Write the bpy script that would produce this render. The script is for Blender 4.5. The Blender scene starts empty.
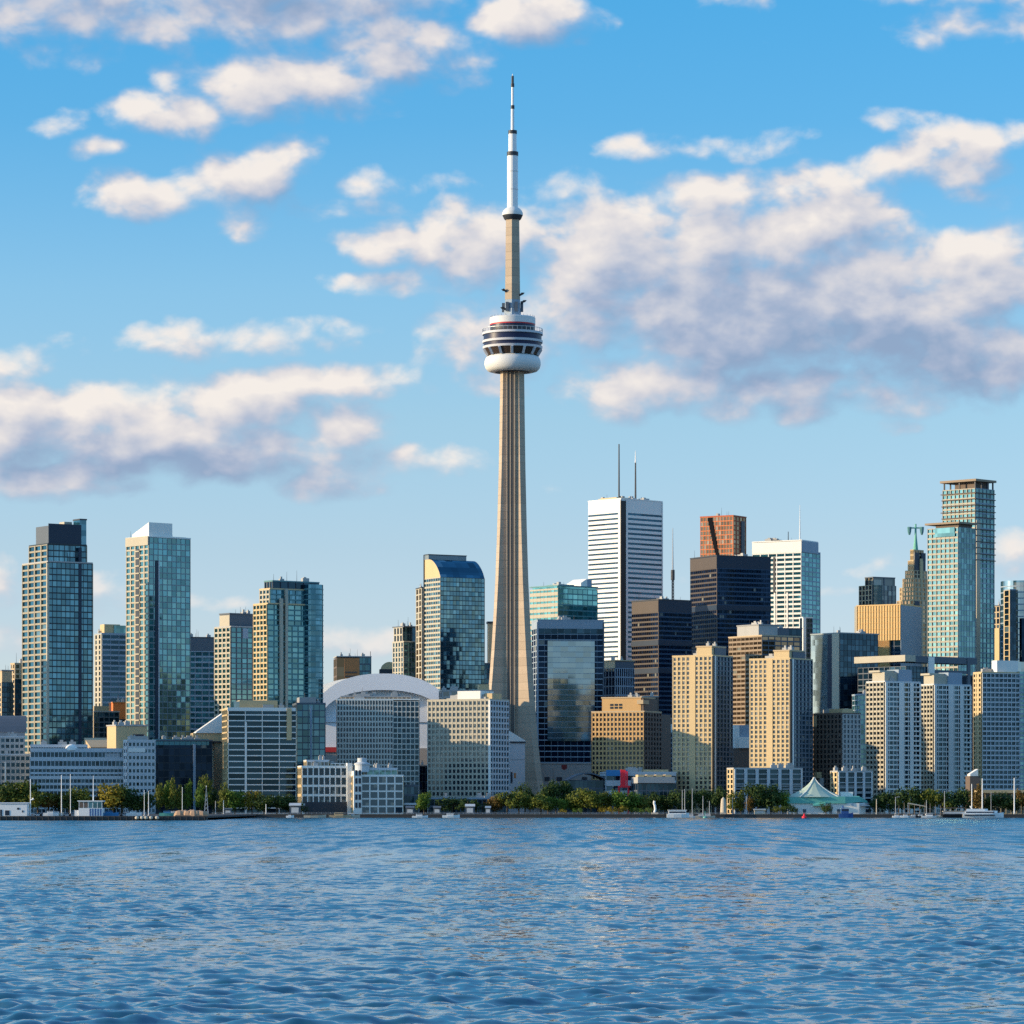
import bpy, math, random
import numpy as np
from mathutils import Vector, Quaternion
random.seed(7)
R = math.radians
S = bpy.context.scene
COL = S.collection

# ------------------------------------------------------------------ camera
F, CX, HY, CAMZ = 3640.0, 512.0, 805.0, 8.0      # focal length in pixels, horizon row, eye height
cd = bpy.data.cameras.new('camera'); cam = bpy.data.objects.new('camera', cd); COL.objects.link(cam)
cam.location = (0, 0, CAMZ); cam.rotation_euler = (R(90), 0, 0)
cd.sensor_fit = 'HORIZONTAL'; cd.sensor_width = 36.0; cd.lens = 36.0 * F / 1024.0
cd.shift_y = (HY - 512.0) / 1024.0
cd.clip_start = 1.0; cd.clip_end = 200000.0
S.camera = cam
S.cycles.use_denoising = False                   # keep the fine facade detail crisp
S.cycles.max_bounces = 6; S.cycles.blur_glossy = 1.0; S.cycles.sample_clamp_indirect = 4.0; S.cycles.sample_clamp_direct = 8.0

# ------------------------------------------------------------------ sun, sky, exposure
SUN_AZ, SUN_EL = -98.0, 11.5                    # azimuth clockwise from +Y
sd = bpy.data.lights.new('sun', 'SUN'); sun = bpy.data.objects.new('sun', sd); COL.objects.link(sun)
sd.energy = 4.3; sd.angle = R(0.5); sd.color = (1.0, 0.78, 0.49)
sdir = Vector((math.cos(R(SUN_EL)) * math.sin(R(SUN_AZ)), math.cos(R(SUN_EL)) * math.cos(R(SUN_AZ)), math.sin(R(SUN_EL))))
sun.rotation_euler = sdir.to_track_quat('Z', 'Y').to_euler()
sun.location = (-600, 1500, 900)
S.view_settings.view_transform = 'Standard'; S.view_settings.look = 'None'
S.view_settings.exposure = 0.55; S.view_settings.gamma = 1.0; S.view_settings.use_curve_mapping = False

class NT:
    """small helper for node trees"""
    def __init__(self, nt): self.nt = nt
    def new(self, t, **k):
        n = self.nt.nodes.new(t)
        for a, b in k.items(): setattr(n, a, b)
        return n
    def put(self, sock, v):
        if v is None: return
        if hasattr(v, 'is_linked') or hasattr(v, 'links'): self.nt.links.new(v, sock)
        else: sock.default_value = v
    def m(self, op, a, b=None, c=None, clamp=False):
        n = self.new('ShaderNodeMath', operation=op, use_clamp=clamp)
        for i, v in enumerate((a, b, c)): self.put(n.inputs[i], v)
        return n.outputs[0]
    def vm(self, op, a, b=None):
        n = self.new('ShaderNodeVectorMath', operation=op)
        self.put(n.inputs[0], a)
        if b is not None: self.put(n.inputs[1], b)
        return n.outputs['Value'] if op in ('LENGTH', 'DOT_PRODUCT') else n.outputs[0]
    def mixc(self, f, a, b, mode='MIX'):
        n = self.new('ShaderNodeMix', data_type='RGBA', blend_type=mode)
        self.put(n.inputs[0], f); self.put(n.inputs[6], a); self.put(n.inputs[7], b)
        return n.outputs[2]
    def mapr(self, v, a, b, c=0.0, d=1.0, smooth=False):
        n = self.new('ShaderNodeMapRange'); n.interpolation_type = 'SMOOTHSTEP' if smooth else 'LINEAR'
        for i, x in enumerate((v, a, b, c, d)): self.put(n.inputs[i], x)
        return n.outputs[0]
    def noise(self, vec, scale, detail=4, rough=.5, dist=0.0, dims='3D'):
        n = self.new('ShaderNodeTexNoise'); n.noise_dimensions = dims
        self.put(n.inputs['Vector'], vec); n.inputs['Scale'].default_value = scale
        n.inputs['Detail'].default_value = detail; n.inputs['Roughness'].default_value = rough
        n.inputs['Distortion'].default_value = dist
        return n.outputs[0]
    def ramp(self, f, stops):
        n = self.new('ShaderNodeValToRGB'); e = n.color_ramp.elements
        while len(e) < len(stops): e.new(0.5)
        for q, (p, c) in zip(e, stops): q.position = p; q.color = (*c, 1)
        self.put(n.inputs[0], f)
        return n.outputs[0]

W = bpy.data.worlds.new("World"); S.world = W; W.use_nodes = True
W.node_tree.nodes.clear(); N = NT(W.node_tree)
sky = N.new('ShaderNodeTexSky'); sky.sky_type = 'NISHITA'; sky.sun_disc = False
sky.sun_elevation = R(SUN_EL); sky.sun_rotation = R(SUN_AZ % 360); sky.dust_density = 0.3; sky.ozone_density = 3.0
tc = N.new('ShaderNodeTexCoord'); gd = tc.outputs['Generated']
sx = N.new('ShaderNodeSeparateXYZ'); N.put(sx.inputs[0], gd)
az = N.m('MULTIPLY', N.m('ARCTAN2', sx.outputs[0], sx.outputs[1]), 57.2958)
el = N.m('MULTIPLY', N.m('ARCSINE', sx.outputs[2]), 57.2958)
# clear air of a dry evening: a deeper blue above, pale towards the horizon
grade = N.ramp(N.mapr(el, 0.0, 40.0), [(0.0, (.933, 1.06, 1.6)), (.0625, (.859, .873, 1.209)), (.1, (.839, .846, 1.061)), (.15, (.83, .89, 1.003)), (.2, (.726, .919, 1.038)),
                                       (.265, (.423, .858, 1.06)), (.315, (.33, .87, 1.09)), (.4, (.46, 1.05, 1.22)), (.5, (.75, 1.3, 1.42)), (.75, (1.2, 1.65, 1.8)), (1.0, (1.3, 1.7, 1.85))])
skyc = N.mixc(1.0, sky.outputs[0], grade, 'MULTIPLY')
bg_sky = N.new('ShaderNodeBackground'); N.put(bg_sky.inputs[0], skyc); bg_sky.inputs[1].default_value = 0.15
# clouds: clumps placed by azimuth and elevation, broken up by noise
PD = 63.53                                        # one degree of sky in the units of the list below
CLOUDS = [  # azimuth*PD+512, 805-elevation*PD, half width, half height, strength
 (50, 22, 130, 40, .8), (250, 18, 210, 38, .95), (330, 50, 120, 30, .5), (150, 42, 60, 24, .9), (75, 66, 50, 20, .6),
 (290, 95, 120, 42, .95), (170, 125, 70, 24, .8), (390, 62, 90, 44, .8), (530, 28, 75, 34, 1.0), (460, 70, 45, 28, .6),
 (60, 138, 26, 14, .6), (97, 160, 22, 11, .5),
 (150, 205, 70, 24, .85), (230, 190, 80, 36, .95), (275, 165, 40, 26, .7), (250, 225, 30, 18, .5), (330, 212, 70, 11, .35),
 (400, 192, 48, 14, .42), (455, 190, 36, 10, .35), (565, 196, 34, 18, .45), (635, 155, 34, 9, .22), (720, 150, 60, 14, .36), (770, 142, 40, 10, .35), (730, 12, 36, 16, .4), (895, 131, 40, 12, .55),
 (380, 244, 50, 22, .8), (400, 285, 60, 16, .7), (470, 250, 70, 50, 1.0), (490, 340, 60, 55, .85), (610, 260, 110, 62, 1.2), (720, 232, 100, 52, 1.1),
 (800, 240, 130, 62, 1.1), (720, 320, 220, 66, 1.35), (870, 310, 200, 72, 1.3), (980, 290, 110, 60, 1.2), (960, 360, 130, 50, 1.1), (780, 390, 150, 34, .95),
 (640, 385, 80, 40, .85), (900, 400, 110, 24, .7), (955, 165, 70, 34, .85), (890, 182, 50, 26, .7), (985, 206, 46, 14, .6), (1020, 145, 24, 14, .6), (890, 428, 36, 9, .45),
 (960, 10, 80, 16, .5), (980, 40, 70, 20, .6), (1010, 30, 30, 16, .5),
 (215, 346, 130, 17, .75), (330, 332, 46, 8, .3), (130, 356, 40, 10, .4),
 (10, 372, 46, 16, .5), (90, 410, 120, 32, .95), (20, 430, 100, 50, 1.1), (250, 405, 100, 34, 1.05), (330, 385, 90, 24, .95), (180, 450, 170, 40, 1.25), (340, 425, 60, 34, .9), (60, 480, 120, 24, 1.0), (330, 470, 80, 30, .9), (400, 462, 60, 16, .55), (465, 458, 34, 12, .4),
 (-4, 582, 40, 22, .6), (105, 598, 40, 20, .45), (210, 604, 44, 8, .35), (355, 640, 50, 18, .45), (1012, 560, 40, 24, .6), (745, 585, 30, 6, .2), (830, 592, 30, 5, .22), (60, 645, 60, 16, .3), (885, 568, 30, 6, .22),
 (-160, 200, 120, 60, 1.0), (-200, 420, 160, 50, 1.1), (1180, 260, 140, 80, 1.1), (1220, 480, 120, 40, .9), (1150, 60, 80, 30, .7), (-120, 40, 90, 40, .8), (1300, 120, 90, 40, .9), (-340, 330, 120, 60, .9)]
pu = N.m('MULTIPLY_ADD', az, PD, 512.0); pv = N.m('MULTIPLY_ADD', el, -PD, 805.0)
def clumps(du, dv):
    cv = N.new('ShaderNodeCombineXYZ')
    N.put(cv.inputs[0], N.m('ADD', pu, du)); N.put(cv.inputs[1], N.m('ADD', pv, dv))
    p0 = cv.outputs[0]
    # warp the outlines so that no clump keeps an even edge
    wn = N.new('ShaderNodeTexNoise'); N.put(wn.inputs['Vector'], p0); wn.inputs['Scale'].default_value = .014; wn.inputs['Detail'].default_value = 2
    p = N.vm('ADD', p0, N.vm('MULTIPLY', N.vm('SUBTRACT', wn.outputs[1], (.5, .5, .5)), (70, 34, 0)))
    acc = None
    for (u, v, a, b, s) in CLOUDS:
        if s < .78: s *= .70                      # the small ones stay thin
        q = N.vm('MULTIPLY', N.vm('SUBTRACT', p, (u, v, 0)), (1 / a, 1 / b, 0))
        f = N.m('MULTIPLY_ADD', N.vm('DOT_PRODUCT', q, q), -s, s)
        f = N.m('MAXIMUM', f, -.85)
        acc = f if acc is None else N.m('SMOOTH_MAX', acc, f, .22)
    return p0, N.m('MULTIPLY', acc, 1.22)
def broken(p0, acc, det):
    st = N.vm('MULTIPLY', p0, (1.0, 1.45, 0))
    n1 = N.noise(st, .0135, det, .55, .3)
    n2 = N.noise(N.vm('ADD', st, (311, 77, 0)), .045, max(2, det - 4), .55)
    # rounded heads: two sizes of puff, their cells bent by the same noise
    puff = None
    for sc_, k_ in ((.019, .50), (.046, .17)):
        vo = N.new('ShaderNodeTexVoronoi'); vo.feature = 'SMOOTH_F1'; vo.voronoi_dimensions = '2D'; vo.inputs['Smoothness'].default_value = .35
        jig = N.new('ShaderNodeTexNoise'); N.put(jig.inputs['Vector'], st); jig.inputs['Scale'].default_value = sc_ * 1.6; jig.inputs['Detail'].default_value = 3
        N.put(vo.inputs['Vector'], N.vm('ADD', st, N.vm('MULTIPLY', N.vm('SUBTRACT', jig.outputs[1], (.5, .5, .5)), (.8 / sc_, .8 / sc_, 0)))); vo.inputs['Scale'].default_value = sc_
        q = N.m('MULTIPLY_ADD', vo.outputs['Distance'], -k_ * 1.5, k_ * .62)
        puff = q if puff is None else N.m('ADD', puff, q)
    n = N.m('ADD', N.m('MULTIPLY_ADD', n1, 2.3, -1.15), N.m('ADD', N.m('MULTIPLY_ADD', n2, .5, -.25), puff))
    return N.m('ADD', acc, n)
p_0, a_0 = clumps(0, 0); p_2, a_2 = clumps(-17, -25)
d0 = broken(p_0, a_0, 8); d1 = broken(p_0, a_0, 4); d2 = broken(p_2, a_2, 4)
# the grey undersides of the thick clouds
UNDER = [(860, 372, 260, 62, .40), (640, 335, 120, 50, .20), (190, 472, 250, 34, .42), (40, 470, 100, 30, .4), (320, 12, 260, 30, .5), (80, 20, 120, 26, .4), (430, 95, 90, 24, .2), (300, 205, 80, 22, .3), (760, 300, 160, 40, .3), (330, 492, 90, 16, .3), (560, 50, 70, 20, .2)]
und = None
for (u, v, a, b, s_) in UNDER:
    q = N.vm('MULTIPLY', N.vm('SUBTRACT', p_0, (u, v, 0)), (1 / a, 1 / b, 0))
    f = N.m('MULTIPLY', N.mapr(N.vm('LENGTH', q), 1.15, .1, 0, 1, True), s_)
    und = f if und is None else N.m('MAXIMUM', und, f)
lit = N.m('MULTIPLY_ADD', N.m('SUBTRACT', d1, d2), .46, .53)
lit = N.m('SUBTRACT', lit, und)
thick = N.mapr(d0, .8, 2.4, 0, .26)
lit = N.m('SUBTRACT', lit, thick, clamp=True)
cover = N.mapr(d0, -0.26, N.mapr(lit, .30, .80, 1.35, .85), 0, 1, True)   # crisp sunlit heads, ragged soft undersides
# a low broken layer over the rest of the sky (seen only in reflections)
gn = N.noise(N.vm('MULTIPLY', gd, (1, 1, 3.2)), 3.4, 6, .55)
cover2 = N.mapr(gn, .52, .70, 0, .8, True)
front = N.m('MULTIPLY', N.mapr(N.m('ABSOLUTE', az), 17, 24), N.m('GREATER_THAN', el, .5))
cover = N.m('ADD', N.m('MULTIPLY', cover, N.m('SUBTRACT', 1.0, front)), N.m('MULTIPLY', cover2, front))
ccol = N.ramp(lit, [(0.0, (.26, .355, .52)), (.25, (.375, .435, .575)), (.5, (.545, .56, .635)), (.74, (.71, .675, .68)), (1.0, (.87, .80, .74))])
ccol = N.mixc(N.mapr(el, 1.0, 5.5, .45, 0.0), ccol, (.62, .66, .70, 1))
bg_cl = N.new('ShaderNodeBackground'); N.put(bg_cl.inputs[0], ccol); bg_cl.inputs[1].default_value = 0.74
mx = N.new('ShaderNodeMixShader'); N.put(mx.inputs[0], N.m('MULTIPLY', cover, N.mapr(el, .0, 3.0, .55, .95)))
N.nt.links.new(bg_sky.outputs[0], mx.inputs[1]); N.nt.links.new(bg_cl.outputs[0], mx.inputs[2])
wo = N.new('ShaderNodeOutputWorld'); N.nt.links.new(mx.outputs[0], wo.inputs[0])
W.cycles.sampling_method = 'MANUAL'; W.cycles.sample_map_resolution = 1024

# ------------------------------------------------------------------ helpers
GZ = 2.2                                          # height of the quay above the lake
def X(px, D): return (px - CX) / F * D
def Z(py, D): return CAMZ + (HY - py) / F * D
class MB:
    def __init__(self): self.v = []; self.f = []
    def quadbox(self, lo, hi):
        (x0, y0, z0), (x1, y1, z1) = lo, hi
        if x1 < x0: x0, x1 = x1, x0
        if y1 < y0: y0, y1 = y1, y0
        if z1 < z0: z0, z1 = z1, z0
        n = len(self.v)
        self.v += [(x0, y0, z0), (x1, y0, z0), (x1, y1, z0), (x0, y1, z0), (x0, y0, z1), (x1, y0, z1), (x1, y1, z1), (x0, y1, z1)]
        self.f += [(n, n + 3, n + 2, n + 1), (n + 4, n + 5, n + 6, n + 7), (n, n + 1, n + 5, n + 4), (n + 1, n + 2, n + 6, n + 5), (n + 2, n + 3, n + 7, n + 6), (n + 3, n, n + 4, n + 7)]
        return self
    def box(self, cx, cy, z0, sx_, sy_, h): return self.quadbox((cx - sx_ / 2, cy - sy_ / 2, z0), (cx + sx_ / 2, cy + sy_ / 2, z0 + h))
    def prism(self, pts, z0, z1):
        """pts: outline in plan, anticlockwise; z0/z1 numbers or per-point lists"""
        k = len(pts); n = len(self.v)
        zb = z0 if isinstance(z0, (list, tuple)) else [z0] * k
        zt = z1 if isinstance(z1, (list, tuple)) else [z1] * k
        self.v += [(p[0], p[1], b_) for p, b_ in zip(pts, zb)] + [(p[0], p[1], t_) for p, t_ in zip(pts, zt)]
        self.f.append(tuple(n + i for i in range(k))[::-1]); self.f.append(tuple(n + k + i for i in range(k)))
        for i in range(k):
            j = (i + 1) % k
            self.f.append((n + i, n + j, n + k + j, n + k + i))
        return self
    def poly(self, pts):
        n = len(self.v); self.v += [tuple(p) for p in pts]; self.f.append(tuple(range(n, n + len(pts)))); return self
    def lathe(self, prof, seg=32, cx=0, cy=0, sy_=1.0, caps=True):
        n = len(self.v); k = len(prof)
        for i in range(seg):
            t = 2 * math.pi * i / seg
            for r, z in prof: self.v.append((cx + r * math.cos(t), cy + r * math.sin(t) * sy_, z))
        for i in range(seg):
            j = (i + 1) % seg
            for q in range(k - 1):
                self.f.append((n + i * k + q, n + j * k + q, n + j * k + q + 1, n + i * k + q + 1))
        if caps:
            self.f.append(tuple(n + i * k for i in range(seg))[::-1]); self.f.append(tuple(n + i * k + k - 1 for i in range(seg)))
        return self
    def tube(self, p, q, r0, r1=None, seg=6):
        r1 = r0 if r1 is None else r1
        p = Vector(p); q = Vector(q); d = (q - p).normalized()
        a = d.orthogonal().normalized(); b_ = d.cross(a); n = len(self.v)
        for c, r in ((p, r0), (q, r1)):
            for i in range(seg):
                t = 2 * math.pi * i / seg
                self.v.append(tuple(c + a * (r * math.cos(t)) + b_ * (r * math.sin(t))))
        for i in range(seg):
            j = (i + 1) % seg
            self.f.append((n + i, n + j, n + seg + j, n + seg + i))
        self.f.append(tuple(n + i for i in range(seg))[::-1]); self.f.append(tuple(n + seg + i for i in range(seg)))
        return self
    def mesh(self, name, mat, smooth=False):
        me = bpy.data.meshes.new(name); me.from_pydata(self.v, [], self.f)
        if mat: me.materials.append(mat)
        if smooth:
            me.polygons.foreach_set('use_smooth', [True] * len(me.polygons))
            try: me.set_sharp_from_angle(angle=R(35))
            except Exception: pass
        me.update(); return me
def link(name, me, parent=None, loc=None):
    o = bpy.data.objects.new(name, me); COL.objects.link(o)
    if parent: o.parent = parent
    if loc: o.location = loc
    return o
def part(name, mb, mat, parent=None, smooth=False, label=None, loc=None):
    o = link(name, mb.mesh(name, mat, smooth), parent, loc)
    if label: o['label'] = label
    return o
def tag(o, label=None, cat=None, group=None, kind=None):
    for k, v in (('label', label), ('category', cat), ('group', group), ('kind', kind)):
        if v: o[k] = v
    return o
def thing(name, label, cat, loc, rz=0.0, group=None):
    o = bpy.data.objects.new(name, None); COL.objects.link(o); o.location = loc; o.rotation_euler = (0, 0, rz)
    o.empty_display_size = 2
    return tag(o, label, cat, group)

# ------------------------------------------------------------------ materials
def newmat(name):
    m = bpy.data.materials.new(name); m.use_nodes = True; m.node_tree.nodes.clear()
    n = NT(m.node_tree); out = n.new('ShaderNodeOutputMaterial'); return m, n, out
def matte(name, col, rough=.75, var=.10, scale=.12, spec=.25, metal=0.0, streak=True, lifts=0):
    m, n, out = newmat(name)
    t = n.new('ShaderNodeTexCoord').outputs['Object']
    a = n.noise(n.vm('MULTIPLY', t, (1, 1, .25 if streak else 1)), scale, 5, .6)
    b_ = n.noise(t, scale * 9, 3, .6)
    k = n.m('ADD', n.m('MULTIPLY_ADD', a, 2 * var, 1 - var), n.m('MULTIPLY_ADD', b_, var, -var / 2))
    if lifts:                                     # the joints between the pours of concrete
        zs = n.new('ShaderNodeSeparateXYZ'); n.put(zs.inputs[0], t); zq = n.m('DIVIDE', zs.outputs[2], lifts)
        wv = n.new('ShaderNodeTexWhiteNoise'); wv.noise_dimensions = '1D'; n.put(wv.inputs['W'], n.m('FLOOR', zq))
        k = n.m('MULTIPLY', k, n.m('MULTIPLY_ADD', wv.outputs['Value'], .14, .93)); k = n.m('MULTIPLY', k, n.m('SUBTRACT', 1.0, n.m('MULTIPLY', n.m('LESS_THAN', n.m('FRACT', zq), .07), .22)))
    c = n.vm('SCALE', (col[0], col[1], col[2])); c.node.inputs[3].default_value = 1; n.put(c.node.inputs[3], k)
    p = n.new('ShaderNodeBsdfPrincipled'); n.put(p.inputs['Base Color'], c); p.inputs['Roughness'].default_value = rough
    p.inputs['Specular IOR Level'].default_value = spec; p.inputs['Metallic'].default_value = metal
    n.nt.links.new(p.outputs[0], out.inputs[0]); return m
def glass(name, tint, refl, fac=.35, rough=.06, cell=(4, 4, 3), wob=.03, fvar=.5, blinds=.12, blindcol=(.42, .40, .34), var=.5):
    """coated architectural glass, each pane a little out of true, some with blinds"""
    m, n, out = newmat(name)
    t = n.new('ShaderNodeTexCoord').outputs['Object']
    q = n.vm('FLOOR', n.vm('DIVIDE', n.vm('ADD', t, (.31, .31, .02)), cell))
    wn = n.new('ShaderNodeTexWhiteNoise'); wn.noise_dimensions = '3D'; n.put(wn.inputs[0], q)
    rv, rc = wn.outputs['Value'], wn.outputs['Color']
    wn2 = n.new('ShaderNodeTexWhiteNoise'); wn2.noise_dimensions = '3D'; n.put(wn2.inputs[0], n.vm('ADD', q, (17, 31, 7)))
    geo = n.new('ShaderNodeNewGeometry')
    nor = n.vm('NORMALIZE', n.vm('ADD', geo.outputs['Normal'], n.vm('SCALE', n.vm('SUBTRACT', rc, (.5, .5, .5)))))
    nor.node.inputs[0].links[0].from_node.inputs[1].links[0].from_node.inputs[3].default_value = wob * 2
    k = n.m('MULTIPLY_ADD', wn2.outputs['Value'], 2 * var, 1 - var)
    c0 = n.vm('SCALE', tint); n.put(c0.node.inputs[3], k)
    c = n.mixc(n.m('GREATER_THAN', rv, 1 - blinds), c0, (*blindcol, 1))
    df = n.new('ShaderNodeBsdfDiffuse'); n.put(df.inputs[0], c)
    gl = n.new('ShaderNodeBsdfGlossy'); gl.inputs['Color'].default_value = (*refl, 1); gl.inputs['Roughness'].default_value = rough
    n.put(gl.inputs['Normal'], nor)
    fr = n.new('ShaderNodeLayerWeight'); fr.inputs[0].default_value = .35
    f = n.m('ADD', n.m('MULTIPLY', fr.outputs['Fresnel'], .2), n.m('MULTIPLY_ADD', wn2.outputs['Value'], fac * fvar, fac * (1 - fvar / 2) - .03), clamp=True)
    ms = n.new('ShaderNodeMixShader'); n.put(ms.inputs[0], f)
    n.nt.links.new(df.outputs[0], ms.inputs[1]); n.nt.links.new(gl.outputs[0], ms.inputs[2]); n.nt.links.new(ms.outputs[0], out.inputs[0])
    return m
def winmat(name, tint=(.03, .045, .06), refl=(.32, .55, .78), fac=.22, cell=(4, 4, 3), blinds=.2):
    """single panes: the tone changes from window to window"""
    m, n, out = newmat(name)
    oi = n.new('ShaderNodeObjectInfo'); t = n.new('ShaderNodeTexCoord').outputs['Object']
    q = n.vm('ADD', n.vm('MULTIPLY', oi.outputs['Location'], (1.7, 1.3, 2.1)), n.vm('FLOOR', n.vm('DIVIDE', t, cell)))
    wn = n.new('ShaderNodeTexWhiteNoise'); n.put(wn.inputs[0], q)
    c = n.mixc(n.m('GREATER_THAN', wn.outputs['Value'], 1 - blinds), (*tint, 1), (.24, .22, .18, 1))
    c = n.mixc(n.mapr(wn.outputs['Color'], 0, 1, 0, .4), c, (.05, .065, .08, 1))
    df = n.new('ShaderNodeBsdfDiffuse'); n.put(df.inputs[0], c)
    gl = n.new('ShaderNodeBsdfGlossy'); gl.inputs['Color'].default_value = (*refl, 1); gl.inputs['Roughness'].default_value = .08
    ms = n.new('ShaderNodeMixShader'); n.put(ms.inputs[0], fac)
    n.nt.links.new(df.outputs[0], ms.inputs[1]); n.nt.links.new(gl.outputs[0], ms.inputs[2]); n.nt.links.new(ms.outputs[0], out.inputs[0])
    return m
M = dict(
    cream=matte('cream_precast', (.45, .405, .315)), white=matte('white_precast', (.78, .76, .70), var=.05), palegrey=matte('pale_grey_panel', (.52, .54, .55)),
    grey=matte('grey_concrete', (.30, .30, .30)), midgrey=matte('mid_grey_concrete', (.40, .39, .37)), dark=matte('dark_metal', (.045, .05, .06), .5), black=matte('black_metal', (.012, .013, .016), .35),
    ochre=matte('ochre_precast', (.56, .345, .15)), mocha=matte('mocha_stone', (.30, .225, .155)), navyband=matte('navy_spandrel', (.022, .060, .115), .45), shadowline=matte('shadow_line_black', (.012, .013, .016), .9, spec=.02), tan=matte('tan_concrete', (.50, .38, .24)), sand=matte('sand_precast', (.57, .425, .235)), brown=matte('brown_stone', (.15, .112, .09)), brick=matte('orange_brick', (.52, .21, .08)),
    gold=matte('gold_cladding', (.66, .43, .18), .4), red=matte('red_granite', (.42, .085, .03), .55), redlit=matte('sunlit_red_granite', (.60, .155, .04), .4),
    bluegrey=matte('blue_grey_panel', (.30, .36, .42)), mull=matte('aluminium_mullion', (.20, .24, .26), .45, metal=.3), mulldark=matte('dark_mullion', (.03, .042, .052), .4),
    teal=matte('teal_panel', (.10, .24, .25), .4), slate=matte('slate_panel', (.10, .12, .145), .55), navy=matte('navy_panel', (.02, .035, .06), .4),
    shaft=matte('tower_concrete', (.45, .355, .262), .85, .16, .07, lifts=6.0), drab=matte('drab_precast', (.34, .30, .225)), darkbrown=matte('dark_brown_metal', (.085, .066, .055), .5), stonegrey=matte('pale_beige_grid', (.64, .60, .52)), shaftgrey=matte('elevator_channel', (.13, .115, .10), .6), radome=matte('white_fabric', (.68, .67, .64), .6, .06),
    ring=matte('white_deck_edge', (.56, .56, .58), .6, .06), podblue=matte('blue_glazed_band', (.014, .022, .065), .4, spec=.25), podbrown=matte('bronze_window_band', (.05, .035, .028), .4, spec=.3), redstripe=matte('red_stripe', (.55, .05, .05), .5),
    membrane=matte('white_roof_membrane', (.86, .86, .88), .55, .05), copper=matte('green_copper', (.17, .45, .33), .6), canvas=matte('tent_canvas', (.42, .50, .40), .8), tealroof=matte('teal_metal_roof', (.13, .42, .36), .45),
    redpaint=matte('bright_red_paint', (.80, .03, .05), .5, .04), orange=matte('orange_panel', (.80, .20, .05), .7, .05), wood=matte('weathered_timber', (.20, .16, .12), .85), steel=matte('galvanised_steel', (.45, .46, .47), .45, metal=.4),
    bluepaint=matte('blue_boat_paint', (.03, .09, .27), .4), whitepaint=matte('white_gloss_paint', (.80, .80, .78), .35, .03), tarp=matte('tan_tarpaulin', (.42, .27, .17), .85, .15, .8), stone=matte('pale_stone', (.55, .47, .36), .85),
    asphalt=matte('asphalt', (.06, .06, .06), .9), quaywall=matte('wet_quay_wall', (.055, .052, .05), .7), pave=matte('promenade_paving', (.25, .22, .18), .85), arena=matte('arena_stone', (.40, .35, .31), .8, .06),
    emblem=matte('dark_red_emblem', (.22, .03, .03), .5), bluetarp=matte('blue_tarpaulin', (.05, .22, .45), .7))
_gc = {}
def G(kind, cell):
    """glass of one kind cut to a building's own panes"""
    P = dict(
        blue=((.010, .038, .055), (.27, .66, .90), .22), teal=((.010, .048, .055), (.34, .76, .88), .24), deep=((.005, .016, .028), (.20, .44, .66), .12), navy=((.003, .007, .018), (.12, .28, .55), .075),
        black=((.006, .008, .012), (.22, .32, .48), .07), pale=((.10, .13, .13), (.75, .92, .95), .34), gold=((.46, .24, .05), (1.0, .66, .25), .40), bronze=((.05, .032, .02), (.85, .66, .45), .20), grey=((.022, .034, .042), (.55, .74, .85), .14),
        sky=((.03, .075, .10), (.60, .84, .96), .36), tealb=((.01, .10, .11), (.40, .92, .95), .26), patch=((.006, .030, .045), (.40, .76, .90), .24))[kind]
    key = (kind, tuple(round(c, 2) for c in cell))
    if key not in _gc:
        bl = {'navy': .02, 'black': .03, 'gold': 0, 'sky': .03, 'deep': .06, 'patch': .14, 'tealb': .04, 'pale': 0}.get(kind, .09)
        _gc[key] = glass(kind + '_glass', P[0], P[1], P[2], cell=cell, fvar=.15 if kind in ('pale', 'sky') else .5, blinds=bl, blindcol={'patch': (.10, .20, .23), 'blue': (.10, .16, .18), 'teal': (.10, .18, .19), 'deep': (.07, .11, .13)}.get(kind, (.20, .20, .17)), var=.7 if kind == 'patch' else .15 if kind == 'pale' else .55, wob=.03 if kind == 'patch' else .012 if kind in ('blue', 'teal') else .006)
    return _gc[key]

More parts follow.
